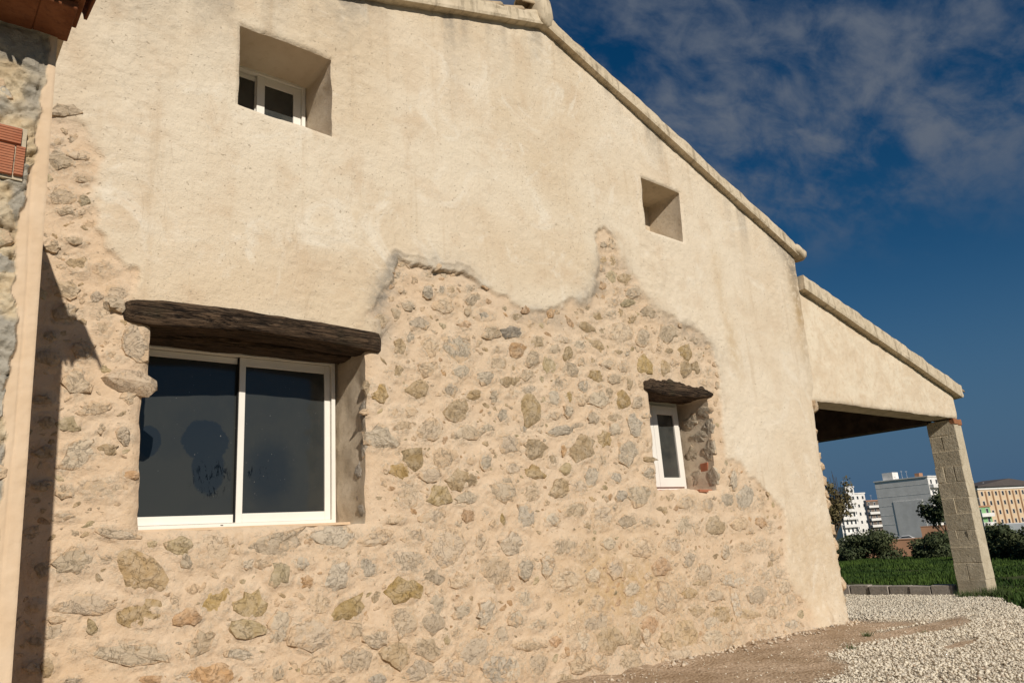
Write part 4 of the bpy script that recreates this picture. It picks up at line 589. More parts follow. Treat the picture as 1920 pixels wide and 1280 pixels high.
# the big quoin that sticks out into the window opening
def lump_mesh(name, rx, ry, rz, seed, sub=3, amp=0.16, smooth=True):
    bm = bmesh.new(); bmesh.ops.create_icosphere(bm, subdivisions=sub, radius=1); r = random.Random(seed); o1 = r.uniform(0, 50)
    from mathutils import noise as mn
    for v in bm.verts:
        p = v.co.copy(); k = 1 + amp * mn.fractal(p * 1.4 + Vector((o1, 0, 0)), 0.8, 2.0, 4)
        q = Vector([math.copysign(abs(c) ** 0.72, c) for c in p]) * k; v.co = Vector((q.x * rx, q.y * ry, q.z * rz))
    for f in bm.faces: f.smooth = smooth
    me = bpy.data.meshes.new(name); bm.to_mesh(me); bm.free(); me.materials.append(M['stone']); return me
o = link('stone', lump_mesh('stone', 0.205, 0.15, 0.085, 3, 2, 0.30, False), None, gable, (1.205, 0.08, 2.575)); o.rotation_euler = (0, 0.06, 0); o.color = (0.56, 0.43, 0.30, 0.45)
o = link('stone', lump_mesh('stone', 0.07, 0.045, 0.055, 8, 2, 0.4, False), None, gable, (1.085, 0.0, 3.12)); o.color = (0.46, 0.37, 0.26, 0.55)
# small chips and broken mortar, too many and too small to pick apart
def build_chips():
    items = list(LEFT); rnd = random.Random(21); tries = 0; sxy = np.stack([sx_, sz_], 1); sr = np.array([s[2] for s in stones])
    pts = []
    while len(pts) < 900 and tries < 40000:
        tries += 1; x = rnd.uniform(0.6, 9.4); z = rnd.uniform(0.02, 4.4)
        _, ins = seg_dist(np.array([x]), np.array([z]), STONE_ZONE)
        if not ins[0] or (0.9 < x < 3.3 and 3.0 < z < 4.4): continue
        if any(pg[:, 0].min() - 0.08 < x < pg[:, 0].max() + 0.08 and pg[:, 1].min() - 0.05 < z < pg[:, 1].max() + 0.3 for pg in OPEN.values()): continue
        d = np.hypot(sxy[:, 0] - x, sxy[:, 1] - z) - sr * 0.95
        if d.min() < 0.012: continue
        if any(math.hypot(x - p[0], z - p[1]) < p[2] * 1.35 for p in pts): continue
        q = min(0.085, 0.62 * d.min() + 0.006) * rnd.uniform(0.45, 1.1); pts.append((x, z, q, q * rnd.uniform(0.35, 0.8), rnd.uniform(-0.9, 0.9), rnd.choice('gpptpgyo')))
    VV = []; FF = []; CC = []
    allp = items + pts
    H, _, _, _ = wall_fields(np.array([p[0] for p in allp]), np.array([p[1] for p in allp]))
    for i, (x, z, a, b, an, ty) in enumerate(allp):
        _, V, F = PROTO[(i * 7) % len(PROTO)]; base = len(VV); c, s = math.cos(an), math.sin(an); dep = 0.006 + 0.12 * b
        for (vx, vy, vz) in V: VV.append((x + vx * a * c - vz * b * s, -float(H[i]) + 0.003 + vy * dep, z + vx * a * s + vz * b * c))
        FF += [tuple(base + q for q in f) for f in F]; CC += [stone_tone(ty, rnd)] * len(V)
    me = bpy.data.meshes.new('stone_chips'); me.from_pydata(VV, [], FF); me.update(); me.materials.append(M['stone_chip']); set_attr(me, 'tint', np.array(CC))
    o = link('stone_chips', me, None, gable); o['kind'] = 'stuff'
build_chips()

# reveals of the openings ------------------------------------------
def build_reveal(name, pg, y1, back, mat, amp=0.006, seed=0, back_cap=False):
    """lining of an opening from the wall face to depth y1, narrowing to the outline `back`"""
    P = np.array(pg); n = len(P); h, _, _, _ = wall_fields(P[:, 0].copy(), P[:, 1].copy())
    c = P.mean(0); t = np.linspace(0, 1, 14); rows = []
    Q = np.array(back) if back is not None else P
    if back is not None and len(Q) != n:
        bb = np.array(back); lo, hi = P.min(0), P.max(0); blo, bhi = bb.min(0), bb.max(0); Q = blo + (P - lo) / (hi - lo) * (bhi - blo)
    s = np.cumsum(np.r_[0, np.hypot(*np.diff(P, axis=0).T)])
    for k, tt in enumerate(t):
        y = -h * (1 - tt) + y1 * tt; q = P * (1 - tt) + Q * tt
        d = (q - c) / np.hypot(*(q - c).T)[:, None]
        w = amp * fbm(s * 4 + seed, y * 4, seed, 4) * min(1, 4 * tt) + (0.010 * min(1, tt * 6))
        q = q + d * w[:, None]; rows.append(np.stack([q[:, 0], y, q[:, 1]], -1))
    V = np.array(rows).reshape(-1, 3); F = []
    for k in range(len(t) - 1):
        for i in range(n): j = (i + 1) % n; F.append((k * n + i, k * n + j, (k + 1) * n + j, (k + 1) * n + i))
    me = bpy.data.meshes.new(name); me.from_pydata(V.tolist(), [], F); me.update()
    me.polygons.foreach_set('use_smooth', [True] * len(F))
    return hpart(name, me, mat)
build_reveal('window_reveal', OPEN['big'], 0.66, None, M['reveal_render'], 0.022, 3)
build_reveal('window_reveal', OPEN['up'], 0.66, None, M['reveal_clean'], 0.006, 5)
build_reveal('window_reveal', OPEN['small'], 0.56, None, M['reveal_render'], 0.022, 9)
build_reveal('vent_reveal', OPEN['vent'], 0.52, [(7.08, 5.03), (7.80, 5.03), (7.80, 5.74), (7.08, 5.74)], M['reveal_render'], 0.012, 7)
MB().box(7.0, 7.9, 0.50, 0.54, 4.95, 5.85).build('vent_backing', M['reveal_render'], house, loc=(-5.5, 0, 0))
# near-black boxes behind the panes, the unlit rooms' darkness put into their colour
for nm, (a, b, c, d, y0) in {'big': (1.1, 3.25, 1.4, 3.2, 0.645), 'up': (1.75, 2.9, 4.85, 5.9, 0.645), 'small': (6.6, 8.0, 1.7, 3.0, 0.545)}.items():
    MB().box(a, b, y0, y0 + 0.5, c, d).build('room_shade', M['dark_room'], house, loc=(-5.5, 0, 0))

def ring(x0, x1, z0, z1, w, y0, y1, wb=None, wt=None):
    """a rectangular frame as four butted bars; w side width, wb bottom, wt top"""
    m = MB(); wb = wb or w; wt = wt or w
    m.box(x0, x0 + w, y0, y1, z0, z1); m.box(x1 - w, x1, y0, y1, z0, z1)
    m.box(x0 + w + 0.0005, x1 - w - 0.0005, y0, y1, z0, z0 + wb); m.box(x0 + w + 0.0005, x1 - w - 0.0005, y0, y1, z1 - wt, z1)
    return m
def part_empty(name, loc):
    o = empty(name, (loc[0] - 5.5, loc[1], loc[2])); o.parent = house; return o
def sub(mb, name, mat, win, off, bevel=0.002):
    return mb.build(name, mat, win, bevel=bevel, loc=(-off[0], -off[1], -off[2]))
# big sliding window
off = (2.18, 0.6, 1.6); w1 = part_empty('window', off)
sub(ring(1.28, 3.035, 1.585, 3.04, 0.035, 0.54, 0.64, 0.035, 0.05), 'frame', M['white_frame'], w1, off)
sub(ring(1.33, 2.225, 1.625, 2.985, 0.05, 0.60, 0.628, 0.065, 0.05), 'sash', M['white_frame'], w1, off)
sub(ring(2.175, 2.995, 1.622, 2.985, 0.052, 0.565, 0.595, 0.072, 0.072), 'sash', M['white_frame'], w1, off)
sub(MB().box(1.382, 2.172, 0.612, 0.618, 1.692, 2.933), 'pane', M['glass'], w1, off, 0)
sub(MB().box(2.229, 2.941, 0.578, 0.584, 1.696, 2.911), 'pane', M['glass'], w1, off, 0)
sub(MB().box(2.166, 2.1745, 0.572, 0.604, 1.63, 2.98), 'seal', M['rubber'], w1, off, 0)
sub(MB().box(2.05, 2.07, 0.537, 0.541, 1.603, 1.609), 'drain_slot', M['rubber'], w1, off, 0)
sub(MB().box(1.30, 3.05, 0.30, 0.56, 1.560, 1.583), 'sill', M['strip_render'], w1, off, 0.003)
# upper sliding window
off = (2.4, 0.6, 4.99); w2 = part_empty('window', off)
sub(ring(1.86, 2.735, 4.99, 5.80, 0.035, 0.54, 0.64), 'frame', M['white_frame'], w2, off)
sub(ring(1.90, 2.30, 5.03, 5.762, 0.045, 0.60, 0.628), 'sash', M['white_frame'], w2, off)
sub(ring(2.262, 2.697, 5.03, 5.762, 0.075, 0.565, 0.595), 'sash', M['white_frame'], w2, off)
sub(MB().box(1.947, 2.253, 0.612, 0.618, 5.077, 5.715), 'pane', M['glass2'], w2, off, 0)
sub(MB().box(2.339, 2.620, 0.578, 0.584, 5.107, 5.685), 'pane', M['glass2'], w2, off, 0)
# small casement
off = (7.4, 0.5, 1.8); w3 = part_empty('window', off)
sub(ring(6.90, 7.83, 1.80, 2.93, 0.05, 0.46, 0.54, 0.06, 0.05), 'frame', M['white_frame'], w3, off)
sub(ring(7.29, 7.778, 1.862, 2.878, 0.085, 0.43, 0.478, 0.115, 0.11), 'sash', M['white_frame'], w3, off)
sub(ring(6.952, 7.286, 1.862, 2.878, 0.085, 0.43, 0.478, 0.115, 0.11), 'sash', M['white_frame'], w3, off)
sub(MB().box(7.377, 7.691, 0.45, 0.456, 1.979, 2.766), 'pane', M['glass2'], w3, off, 0)
sub(MB().box(7.039, 7.199, 0.45, 0.456, 1.979, 2.766), 'pane', M['glass2'], w3, off, 0)
sub(MB().box(6.8, 7.85, 0.10, 0.46, 1.776, 1.798, 0.004), 'sill', M['brick_orange'], w3, off, 0.003)

# old timber lintels ------------------------------------------------
def timber(name, top, bot, y0, y1, seed, ragged=0.0):
    """a hewn beam: top/bot are lists of (x,z) along its length"""
    tx, tz = zip(*top); bx, bz = zip(*bot); n = 60; ring_n = 20; V = []; F = []
    x0, x1 = min(tx[0], bx[0]), max(tx[-1], bx[-1]); s = np.linspace(0, 1, n)
    for i, q in enumerate(s):
        x = x0 + (x1 - x0) * q; zt = float(np.interp(x, tx, tz)); zb = float(np.interp(x, bx, bz)); cz, hz = (zt + zb) / 2, (zt - zb) / 2; cy, hy = (y0 + y1) / 2, (y1 - y0) / 2
        end = 1 - 0.55 * math.exp(-q / 0.012) - (0.25 * math.exp(-(1 - q) / 0.006))
        for k in range(ring_n):
            t = 2 * math.pi * k / ring_n; cc, ss = math.cos(t), math.sin(t)
            cc = math.copysign(abs(cc) ** 0.45, cc); ss = math.copysign(abs(ss) ** 0.45, ss)
            nn = float(fbm(np.array([x * 2.2]), np.array([k * 1.7 + seed]), seed, 3)[0]); n2 = float(fbm(np.array([x * 7.0]), np.array([k * 3.1]), seed + 3, 3)[0])
            d = 0.010 * nn + 0.006 * n2; rag = ragged * max(0, ss) * (float(fbm(np.array([x * 11]), np.array([k * 0.8]), seed + 9, 3)[0]) - 0.2)
            V.append((x, cy + (hy * end + d) * cc, cz + (hz * end + d + rag) * ss))
    for i in range(n - 1):
        for k in range(ring_n): j = (k + 1) % ring_n; F.append((i * ring_n + k, i * ring_n + j, (i + 1) * ring_n + j, (i + 1) * ring_n + k))
    F.append(tuple(range(ring_n))); F.append(tuple((n - 1) * ring_n + k for k in reversed(range(ring_n))))
    me = bpy.data.meshes.new(name); me.from_pydata(V, [], F); me.update()
    bm = bmesh.new(); bm.from_mesh(me); bmesh.ops.recalc_face_normals(bm, faces=bm.faces)
    for f in bm.faces: f.smooth = True
    bm.to_mesh(me); bm.free(); return hpart(name, me, M['wood'])
timber('lintel', [(1.118, 3.17), (1.4, 3.205), (1.945, 3.215), (2.608, 3.20), (3.2, 3.178)], [(1.118, 3.0), (1.32, 2.985), (1.95, 3.035), (2.608, 3.02), (3.2, 2.985)], -0.055, 0.26, 3)
timber('lintel', [(1.25, 3.10), (3.15, 3.10)], [(1.25, 2.99), (3.15, 3.00)], 0.275, 0.55, 14)
timber('lintel', [(6.655, 3.085), (7.16, 3.09), (7.6, 3.06), (7.98, 3.02)], [(6.64, 2.925), (7.12, 2.87), (7.6, 2.90), (7.98, 2.945)], -0.045, 0.24, 23, 0.09)
timber('lintel', [(6.66, 3.03), (7.95, 3.03)], [(6.66, 2.92), (7.95, 2.92)], 0.25, 0.46, 29)

# stones and the brick showing in the right jambs -------------------
rj = random.Random(77)
for (x, y, z, a, b, c) in [(3.068, 0.17, 2.00, 0.07, 0.085, (0.40, 0.37, 0.33, 0.05)), (3.07, 0.15, 1.80, 0.08, 0.055, (0.38, 0.34, 0.30, 0.1)), (3.075, 0.09, 2.45, 0.06, 0.13, (0.42, 0.37, 0.30, 0.25)), (3.06, 0.06, 2.18, 0.06, 0.08, (0.40, 0.36, 0.30, 0.3)), (3.055, 0.10, 1.66, 0.07, 0.06, (0.40, 0.35, 0.29, 0.3)),
      (7.90, 0.22, 2.46, 0.15, 0.09, (0.40, 0.345, 0.26, 0.35)), (7.905, 0.06, 2.56, 0.09, 0.11, (0.46, 0.40, 0.31, 0.35)), (7.90, 0.36, 2.24, 0.13, 0.13, (0.42, 0.35, 0.25, 0.35)), (7.89, 0.08, 2.28, 0.11, 0.12, (0.42, 0.36, 0.27, 0.35)),
      (7.88, 0.34, 1.96, 0.12, 0.11, (0.41, 0.345, 0.255, 0.35)), (7.87, 0.07, 1.94, 0.10, 0.13, (0.44, 0.38, 0.285, 0.35)), (7.905, 0.32, 2.68, 0.14, 0.09, (0.41, 0.35, 0.26, 0.4)), (7.90, 0.09, 2.76, 0.11, 0.08, (0.42, 0.36, 0.27, 0.4))]:
    o = link('stone', PROTO[rj.randrange(len(PROTO))][0], None, gable, (x, y, z)); o.scale = (a, 0.022, b); o.rotation_euler = (0, 0, math.radians(-90)); o.color = c
MB().box(7.868, 7.96, 0.13, 0.25, 2.02, 2.13, 0.008).build('brick', M['brick_orange'], gable, bevel=0.006)
MB().box(7.45, 7.62, -0.012, 0.12, 1.755, 1.788, 0.005).build('brick', M['brick_orange'], gable, bevel=0.004)
# knobbly quoins down the carport side of the corner
rq = random.Random(31)
for i in range(17):
    z = 0.12 + i * 0.178 + rq.uniform(-0.03, 0.03); xr = float(np.interp(z, WZ, WX))
    o = link('stone', lump_mesh('stone', rq.uniform(0.06, 0.11), rq.uniform(0.10, 0.16), rq.uniform(0.06, 0.10), 40 + i, 2, 0.3, False), None, gable, (xr - rq.uniform(0.03, 0.07), 0.10 + rq.uniform(-0.02, 0.02), z)); o.color = (0.62, 0.50, 0.35, 0.85)
# verges: a rough mortar band along the gable, tile ends bedded on top ----
def verge(name, p0, p1, thick, proud, seed, depth=0.35, endround=True):
    """band from p0 to p1 (x,z of its lower edge), `thick` tall, standing `proud` of the wall"""
    L = math.hypot(p1[0] - p0[0], p1[1] - p0[1]); n = int(L / 0.025); ex = ((p1[0] - p0[0]) / L, (p1[1] - p0[1]) / L); nn = (-ex[1], ex[0]); 
    if nn[1] < 0: nn = (-nn[0], -nn[1])
    prof = [(depth, 0.0), (0.02, -0.008), (-proud * 0.5, -0.004), (-proud, 0.0), (-proud - 0.006, thick * 0.18), (-proud, thick * 0.38), (-proud + 0.004, thick * 0.58), (-proud + 0.006, thick * 0.80), (-proud + 0.012, thick * 0.97), (-proud + 0.05, thick), (0.08, thick * 0.98), (depth, thick * 0.9)]
    S = np.linspace(0, L, n); V = []
    for k, (y, t) in enumerate(prof):
        a = 0.009 * fbm(S * 5, S * 0 + k * 0.7, seed, 4) + 0.005 * fbm(S * 22, S * 0 + k * 1.3, seed + 4, 3)
        top = (0.028 * fbm(S * 2.6, S * 0 + 3, seed + 7, 4) + 0.014 * (np.abs(((S / 0.33) % 1) - 0.5) * 2 - 0.5)) * (t / thick) ** 2
        yy = y + (a if 0 < k < 10 else 0) - 0.006 * fbm(S * 1.1, S * 0, seed + 8, 2); tt = t + a * 0.8 + top
        V.append(np.stack([p0[0] + ex[0] * S + nn[0] * tt, yy, p0[1] + ex[1] * S + nn[1] * tt], -1))
    m = len(prof); V = np.array(V).transpose(1, 0, 2).reshape(-1, 3)
    F = [(i * m + k, i * m + k + 1, (i + 1) * m + k + 1, (i + 1) * m + k) for i in range(n - 1) for k in range(m - 1)]
    F += [tuple(reversed(range(m))), tuple((n - 1) * m + k for k in range(m))]
    me = bpy.data.meshes.new(name); me.from_pydata(V.tolist(), [], F); me.update()
    bm = bmesh.new(); bm.from_mesh(me); bmesh.ops.recalc_face_normals(bm, faces=bm.faces)
    bm.to_mesh(me); bm.free(); return hpart(name, me, M['verge_mortar'])
def rz(x): return float(roof_z(np.array([x]))[0])
v1 = verge('verge', (0.0, rz(0.0) - 0.03), (5.47, 7.315), 0.18, 0.12, 3)
v2 = verge('verge', (5.50, 7.315), (10.60, 5.365), 0.185, 0.12, 13)
def tile_mesh(L=0.42, r0=0.085, r1=0.105, thk=0.014, n=8):
    """half-barrel clay tile lying along +x"""
    V = []; F = []
    for (x, r) in ((0, r0), (L, r1)):
        for q in (r, r - thk):
            for i in range(n + 1): t = math.pi * i / n; V.append((x, math.cos(t) * q, math.sin(t) * q))
    w = n + 1
    for i in range(n):
        F.append((i, i + 1, 2 * w + i + 1, 2 * w + i)); F.append((w + i + 1, w + i, 3 * w + i, 3 * w + i + 1)); F.append((2 * w + i, 2 * w + i + 1, 3 * w + i + 1, 3 * w + i)); F.append((i + 1, i, w + i, w + i + 1))
    F.append((0, 2 * w, 3 * w, w)); F.append((n, w + n, 3 * w + n, 2 * w + n))
    me = bpy.data.meshes.new('roof_tile'); me.from_pydata(V, [], F); me.update(); me.polygons.foreach_set('use_smooth', [True] * len(F)); return me
TILE = tile_mesh(); TILE.materials.append(M['weathered_tile'])
def slab(name, pts, y0, y1, mat): return MB().prism(pts, y0, y1).build(name, mat, house, loc=(-5.5, 0, 0))
roof = slab('roof', [(0.0, rz(0) + 0.06), (5.485, 7.37), (10.7, 5.36), (10.7, 5.46), (5.485, 7.47), (0.0, rz(0) + 0.16)], 0.1, 8.0, M['weathered_tile'])
def tile_row(p0, p1, y, up, parent, seed):
    L = math.hypot(p1[0] - p0[0], p1[1] - p0[1]); an = math.atan2(p1[1] - p0[1], p1[0] - p0[0]); r = random.Random(seed); s = 0.0
    while s < L - 0.1:
        o = bpy.data.objects.new('roof_tile', TILE); COL.objects.link(o); o.parent = parent
        nx, nz = -math.sin(an), math.cos(an); u = up + r.uniform(-0.012, 0.012)
        o.location = (p0[0] + math.cos(an) * s + nx * u, y + r.uniform(-0.012, 0.012), p0[1] + math.sin(an) * s + nz * u)
        o.rotation_euler = (0, -an - 0.045 + r.uniform(-0.02, 0.02), r.uniform(-0.03, 0.03)); s += 0.335 + r.uniform(-0.02, 0.02)
tile_row((0.1, rz(0.1)), (5.35, 7.27), 0.03, 0.165, roof, 1)
tile_row((5.72, 7.23), (10.62, 5.33), 0.02, 0.155, roof, 2)
tile_row((5.72, 7.23), (10.62, 5.33), 0.24, 0.16, roof, 3); tile_row((0.1, rz(0.1)), (5.35, 7.27), 0.25, 0.16, roof, 4)
# ridge stub at the apex and the rounded tile end of the eave
def lump_part(name, mat, rx, ry, rz_, seed, loc, amp=0.16, rot=0.0):
    me = lump_mesh(name, rx, ry, rz_, seed, 3, amp); me.materials.clear(); me.materials.append(mat)
    o = link(name, me, None, house, (loc[0] - 5.5, loc[1], loc[2])); o.rotation_euler = (0, rot, 0); return o
lump_part('ridge_cap', M['verge_mortar'], 0.13, 0.17, 0.23, 4, (5.49, -0.02, 7.52), 0.12)
lump_part('eave_end', M['verge_mortar'], 0.19, 0.15, 0.095, 9, (10.66, -0.02, 5.44), 0.10, 0.36)
o = link('ridge_tile', TILE, None, house, (5.18 - 5.5, 0.0, 7.54)); o.rotation_euler = (0, -0.2, 0)

# the carport ---------------------------------------------------------
PZ = lambda x: 4.81 + (x - 10.586) * (3.54 - 4.81) / (15.808 - 10.586)
def build_porch_wall():
    xs = np.linspace(10.40, 15.90, 230); zs = np.arange(3.07, 5.0, 0.02); X, Z = np.meshgrid(xs, zs); x = X.ravel(); z = Z.ravel()
    F = grid_faces(len(xs), len(zs)); cx = x[F].mean(1); cz = z[F].mean(1); F = F[cz < PZ(cx) + 0.12]
    h = 0.012 * fbm(x * 1.2, z * 1.2, 3, 3) + 0.008 * fbm(x * 5, z * 5, 4, 4) + 0.003 * fbm(x * 18, z * 18, 5, 3)
    h -= 0.05 * np.exp(-np.maximum(15.88 - x, 0) / 0.05) + 0.02 * np.exp(-(z - 3.07) / 0.02); zz = z + 0.012 * fbm(x * 3, z * 0, 6, 3) * np.exp(-(z - 3.07) / 0.1)
    me = mesh_np('porch_wall', np.stack([x, -0.018 - h, zz], -1), F, True); return hpart('porch_wall', me, M['porch_render'])
build_porch_wall()
MB().box(10.45, 15.88, 0.05, 0.45, 3.082, 3.42).build('porch_beam', M['verge_mortar'], house, bevel=0.01, loc=(-5.5, 0, 0))
MB().prism([(10.5, 3.43), (15.88, 3.43), (15.88, PZ(15.88) + 0.05), (10.5, PZ(10.5) + 0.05)], 0.06, 0.44).build('porch_wall_core', M['porch_render'], house, loc=(-5.5, 0, 0))
verge('porch_verge', (10.60, 4.815), (16.02, 3.475), 0.255, 0.12, 33)
proof = slab('porch_roof', [(10.5, 5.02), (16.15, 3.60), (16.15, 3.69), (10.5, 5.11)], 0.1, 7.5, M['clay_tile'])
tile_row((10.75, 4.85), (16.2, 3.52), 0.06, 0.125, proof, 5); tile_row((10.75, 4.85), (16.2, 3.52), 0.27, 0.14, proof, 6)
MB().box(15.38, 15.78, 0.46, 7.5, 3.02, 3.66).build('edge_beam', M['dark_timber'], house, bevel=0.01, loc=(-5.5, 0, 0))
for i in range(12):
    y = 0.75 + i * 0.58; sl_ = (3.60 - 5.02) / (16.15 - 10.5)
    MB().prism([(10.5, 4.86), (15.9, 4.86 + sl_ * 5.4), (15.9, 5.0 + sl_ * 5.4), (10.5, 5.0)], y, y + 0.10).build('rafter', M['dark_timber'], house, loc=(-5.5, 0, 0))
MB().box(10.0, 10.36, 0.16, 7.6, -0.2, 5.2).build('side_wall', M['porch_render'], house, loc=(-5.5, 0, 0))
MB().box(0.2, 10.36, 7.62, 7.9, -0.2, 5.2).build('rear_wall', M['porch_render'], house, loc=(-5.5, 0, 0))
MB().box(0.0, 0.20, 0.1, 7.6, -0.2, 5.2).build('side_wall', M['porch_render'], house, loc=(-5.5, 0, 0))
pil = part_empty('pillar', (15.7, 0.25, -0.16))
rp = random.Random(9); nz = 11; hz = 3.22 / nz
for i in range(nz):
    z0 = -0.16 + i * hz; q = (z0 + 0.16) / 3.2; xl = 15.47 + 0.16 * q; xr = 15.90 + 0.05 * q; j = rp.uniform(-0.012, 0.012)
    cuts = [0.0, 0.5] if i % 2 == 0 else ([0.0, 0.27, 0.5] if i % 4 == 1 else [0.0, 0.16, 0.34, 0.5])
    for a, b in zip(cuts[:-1], cuts[1:]):
        g = 0.002; MB().box(xl + j * 0.5, xr + j * 0.5, a + 0.01 + g, b + 0.01 - g, z0 + 0.003, z0 + hz - 0.003, 0.008).build('block', M['block_concrete'], pil, bevel=0.006, loc=(-15.7, -0.25, 0.16))
MB().prism([(15.473, -0.16), (15.897, -0.16), (15.947, 3.05), (15.633, 3.05)], 0.013, 0.503).build('pillar_mortar', M['block_concrete'], pil, loc=(-15.7, -0.25, 0.16))
for (a, b, c, d) in ((15.61, 15.78, 2.96, 3.07), (15.79, 15.955, 2.95, 3.06)):
    MB().box(a, b, -0.004, 0.09, c, d, 0.006).build('brick', M['clay_tile'], pil, bevel=0.006, loc=(-15.7, -0.25, 0.16))

# low kerb of concrete blocks along the open side ---------------------
kerb = tag(empty('block_kerb', (15.62, 2.2, -0.16)), 'low row of loose grey concrete blocks along the open carport side', 'kerb')
y = 0.62; rk = random.Random(4)
while y < 6.6:
    l = rk.choice([0.40, 0.40, 0.48]); zt = float(gz(15.6, y)); MB().box(15.52 + rk.uniform(-0.02, 0.02), 15.74, y, y + l - 0.02, zt - 0.03, zt + 0.185 + rk.uniform(-0.012, 0.012), 0.008).build('block', M['kerb_concrete'], kerb, bevel=0.008, loc=(-15.62, -2.2, 0.16)); y += l

# ------------------------------------------------------------------ the neighbouring building at the left
ann = tag(empty('stone_outbuilding', (0.0, -1.75, 0)), 'rough stone outbuilding at the left edge with brick patch and tiled eave', 'building')
AY = -1.75
def ann_x(z): return 0.40 + (3.75 - z) * 0.026
def worley(u, v, seed):
    """cell value of the nearest feature point and the distance to the cell border"""
    iu = np.floor(u); iv = np.floor(v); d1 = np.full(u.shape, 9.0); d2 = np.full(u.shape, 9.0); val = np.zeros(u.shape)
    for a in (-1, 0, 1):
        for b in (-1, 0, 1):
            cu, cv = iu + a, iv + b; d = np.hypot(cu + _hash(cu, cv, seed) - u, cv + _hash(cu, cv, seed + 1) - v); w = _hash(cu, cv, seed + 2)
            n1 = d < d1; d2 = np.where(n1, d1, np.minimum(d2, d)); val = np.where(n1, w, val); d1 = np.where(n1, d, d1)
    return val, d2 - d1
def build_annex_wall():
    zs = np.arange(-0.05, 3.93, 0.009); us = np.linspace(0, 1, 190); U, Z = np.meshgrid(us, zs); xr = ann_x(Z); X = -0.75 + (xr + 0.75) * U; x = X.ravel(); z = Z.ravel(); xr = xr.ravel()
    strip = sstep(0.095, 0.085, xr - x + 0.03 * fbm(x * 9, z * 9, 2, 4) + 0.05 * sstep(3.0, 3.5, z) - 0.03 * sstep(2.0, 1.0, z)) 
    cw = worley(x * 5.5 + 0.35 * fbm(x * 6, z * 6, 81, 2), z * 7.5 + 0.35 * fbm(x * 6, z * 6, 82, 2), 5)
    rough = 0.020 * (cw[0] - 0.5) - 0.016 * (1 - sstep(0.0, 0.16, cw[1])) + 0.016 * fbm(x * 30, z * 34, 69, 4) + 0.028 * fbm(x * 4.0, z * 4.0, 61, 4) + 0.030 * fbm(x * 13, z * 15, 62, 4) + 0.012 * fbm(x * 45, z * 45, 63, 3) + 0.014
    smooth = 0.006 + 0.004 * fbm(x * 4, z * 4, 64, 3) + 0.003 * fbm(x * 25, z * 25, 68, 3); top = sstep(3.6, 3.75, z)
    h = rough * (1 - strip) * (1 - 0.65 * top) + smooth * np.maximum(strip, 0); h -= 0.004 * np.exp(-(xr - x) / 0.004)
    groove = np.exp(-((xr - x - 0.055 - 0.01 * fbm(z * 2, z * 0, 5, 3)) / 0.004) ** 2) * strip; h -= 0.006 * groove * sstep(3.4, 3.2, z)
    me = mesh_np('front_wall', np.stack([x, AY - h, z], -1), grid_faces(len(us), len(zs)), True)
    grey = np.maximum(sstep(0.50, 0.62, vnoise(x * 3.5, z * 2.6, 66) * 0.7 + vnoise(x * 9, z * 9, 67) * 0.3), sstep(0.55, 0.65, cw[0])) * (1 - strip)
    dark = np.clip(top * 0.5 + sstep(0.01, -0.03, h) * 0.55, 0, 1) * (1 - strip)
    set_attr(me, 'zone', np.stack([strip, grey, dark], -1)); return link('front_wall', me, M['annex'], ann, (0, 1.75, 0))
def annex_material():
    k = NT('annex_rubble'); a = k.n('ShaderNodeAttribute'); a.attribute_name = 'zone'; sp = k.n('ShaderNodeSeparateColor'); k.l(a.outputs['Color'], sp.inputs[0])
    n1 = k.noise(6, 6, 0.65); n2 = k.noise(28, 6, 0.7); n3 = k.noise(90, 4, 0.7)
    c = k.mix(k.rng(n1, 0.35, 0.65), (0.56, 0.43, 0.265), (0.66, 0.55, 0.38)); c = k.mix(k.rng(n2, 0.5, 0.72, 0, 0.7), c, (0.40, 0.30, 0.19))
    c = k.mix(k.math('MULTIPLY', sp.outputs[1], 0.85), c, k.mix(k.rng(n2, 0.35, 0.65), (0.30, 0.285, 0.245), (0.42, 0.39, 0.33)))
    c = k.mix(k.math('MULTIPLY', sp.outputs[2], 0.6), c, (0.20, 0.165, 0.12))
    c = k.mix(sp.outputs[0], c, k.mix(k.rng(n1, 0.35, 0.65), (0.62, 0.46, 0.305), (0.66, 0.505, 0.35)))
    h = k.math('ADD', n2, k.math('MULTIPLY', n3, 0.5)); fac = k.math('SUBTRACT', 1.0, k.math('MULTIPLY', sp.outputs[0], 0.85))
    M['annex'] = k.fin(c, 0.94, k.bump(k.math('MULTIPLY', h, fac), 0.9, 0.016), 0.1)
annex_material(); build_annex_wall()
MB().box(-6.0, -0.76, AY, -0.05, -0.05, 3.9).build('front_wall', M['annex'], ann, loc=(0, 1.75, 0))
MB().prism([(-0.74, -0.05), (ann_x(-0.05) - 0.012, -0.05), (ann_x(3.9) - 0.012, 3.9), (-0.74, 3.9)], AY + 0.04, -0.08).build('end_wall', M['strip_render'], ann, loc=(0, 1.75, 0))
ra = random.Random(17)
for (x, z, a, b, c) in [(0.13, 3.52, 0.13, 0.06, (0.46, 0.42, 0.34, 0.5)), (0.22, 2.80, 0.09, 0.06, (0.55, 0.45, 0.30, 0.6)), (0.27, 2.06, 0.09, 0.13, (0.44, 0.41, 0.34, 0.3)), (0.28, 1.74, 0.09, 0.07, (0.45, 0.41, 0.33, 0.4)), (0.31, 1.45, 0.08, 0.10, (0.47, 0.42, 0.33, 0.4))]:
    o = link('stone', PROTO[ra.randrange(len(PROTO))][0], None, ann, (x, -0.004, z)); o.scale = (a, 0.014, b); o.rotation_euler = (0, ra.uniform(-0.5, 0.5), 0); o.color = c
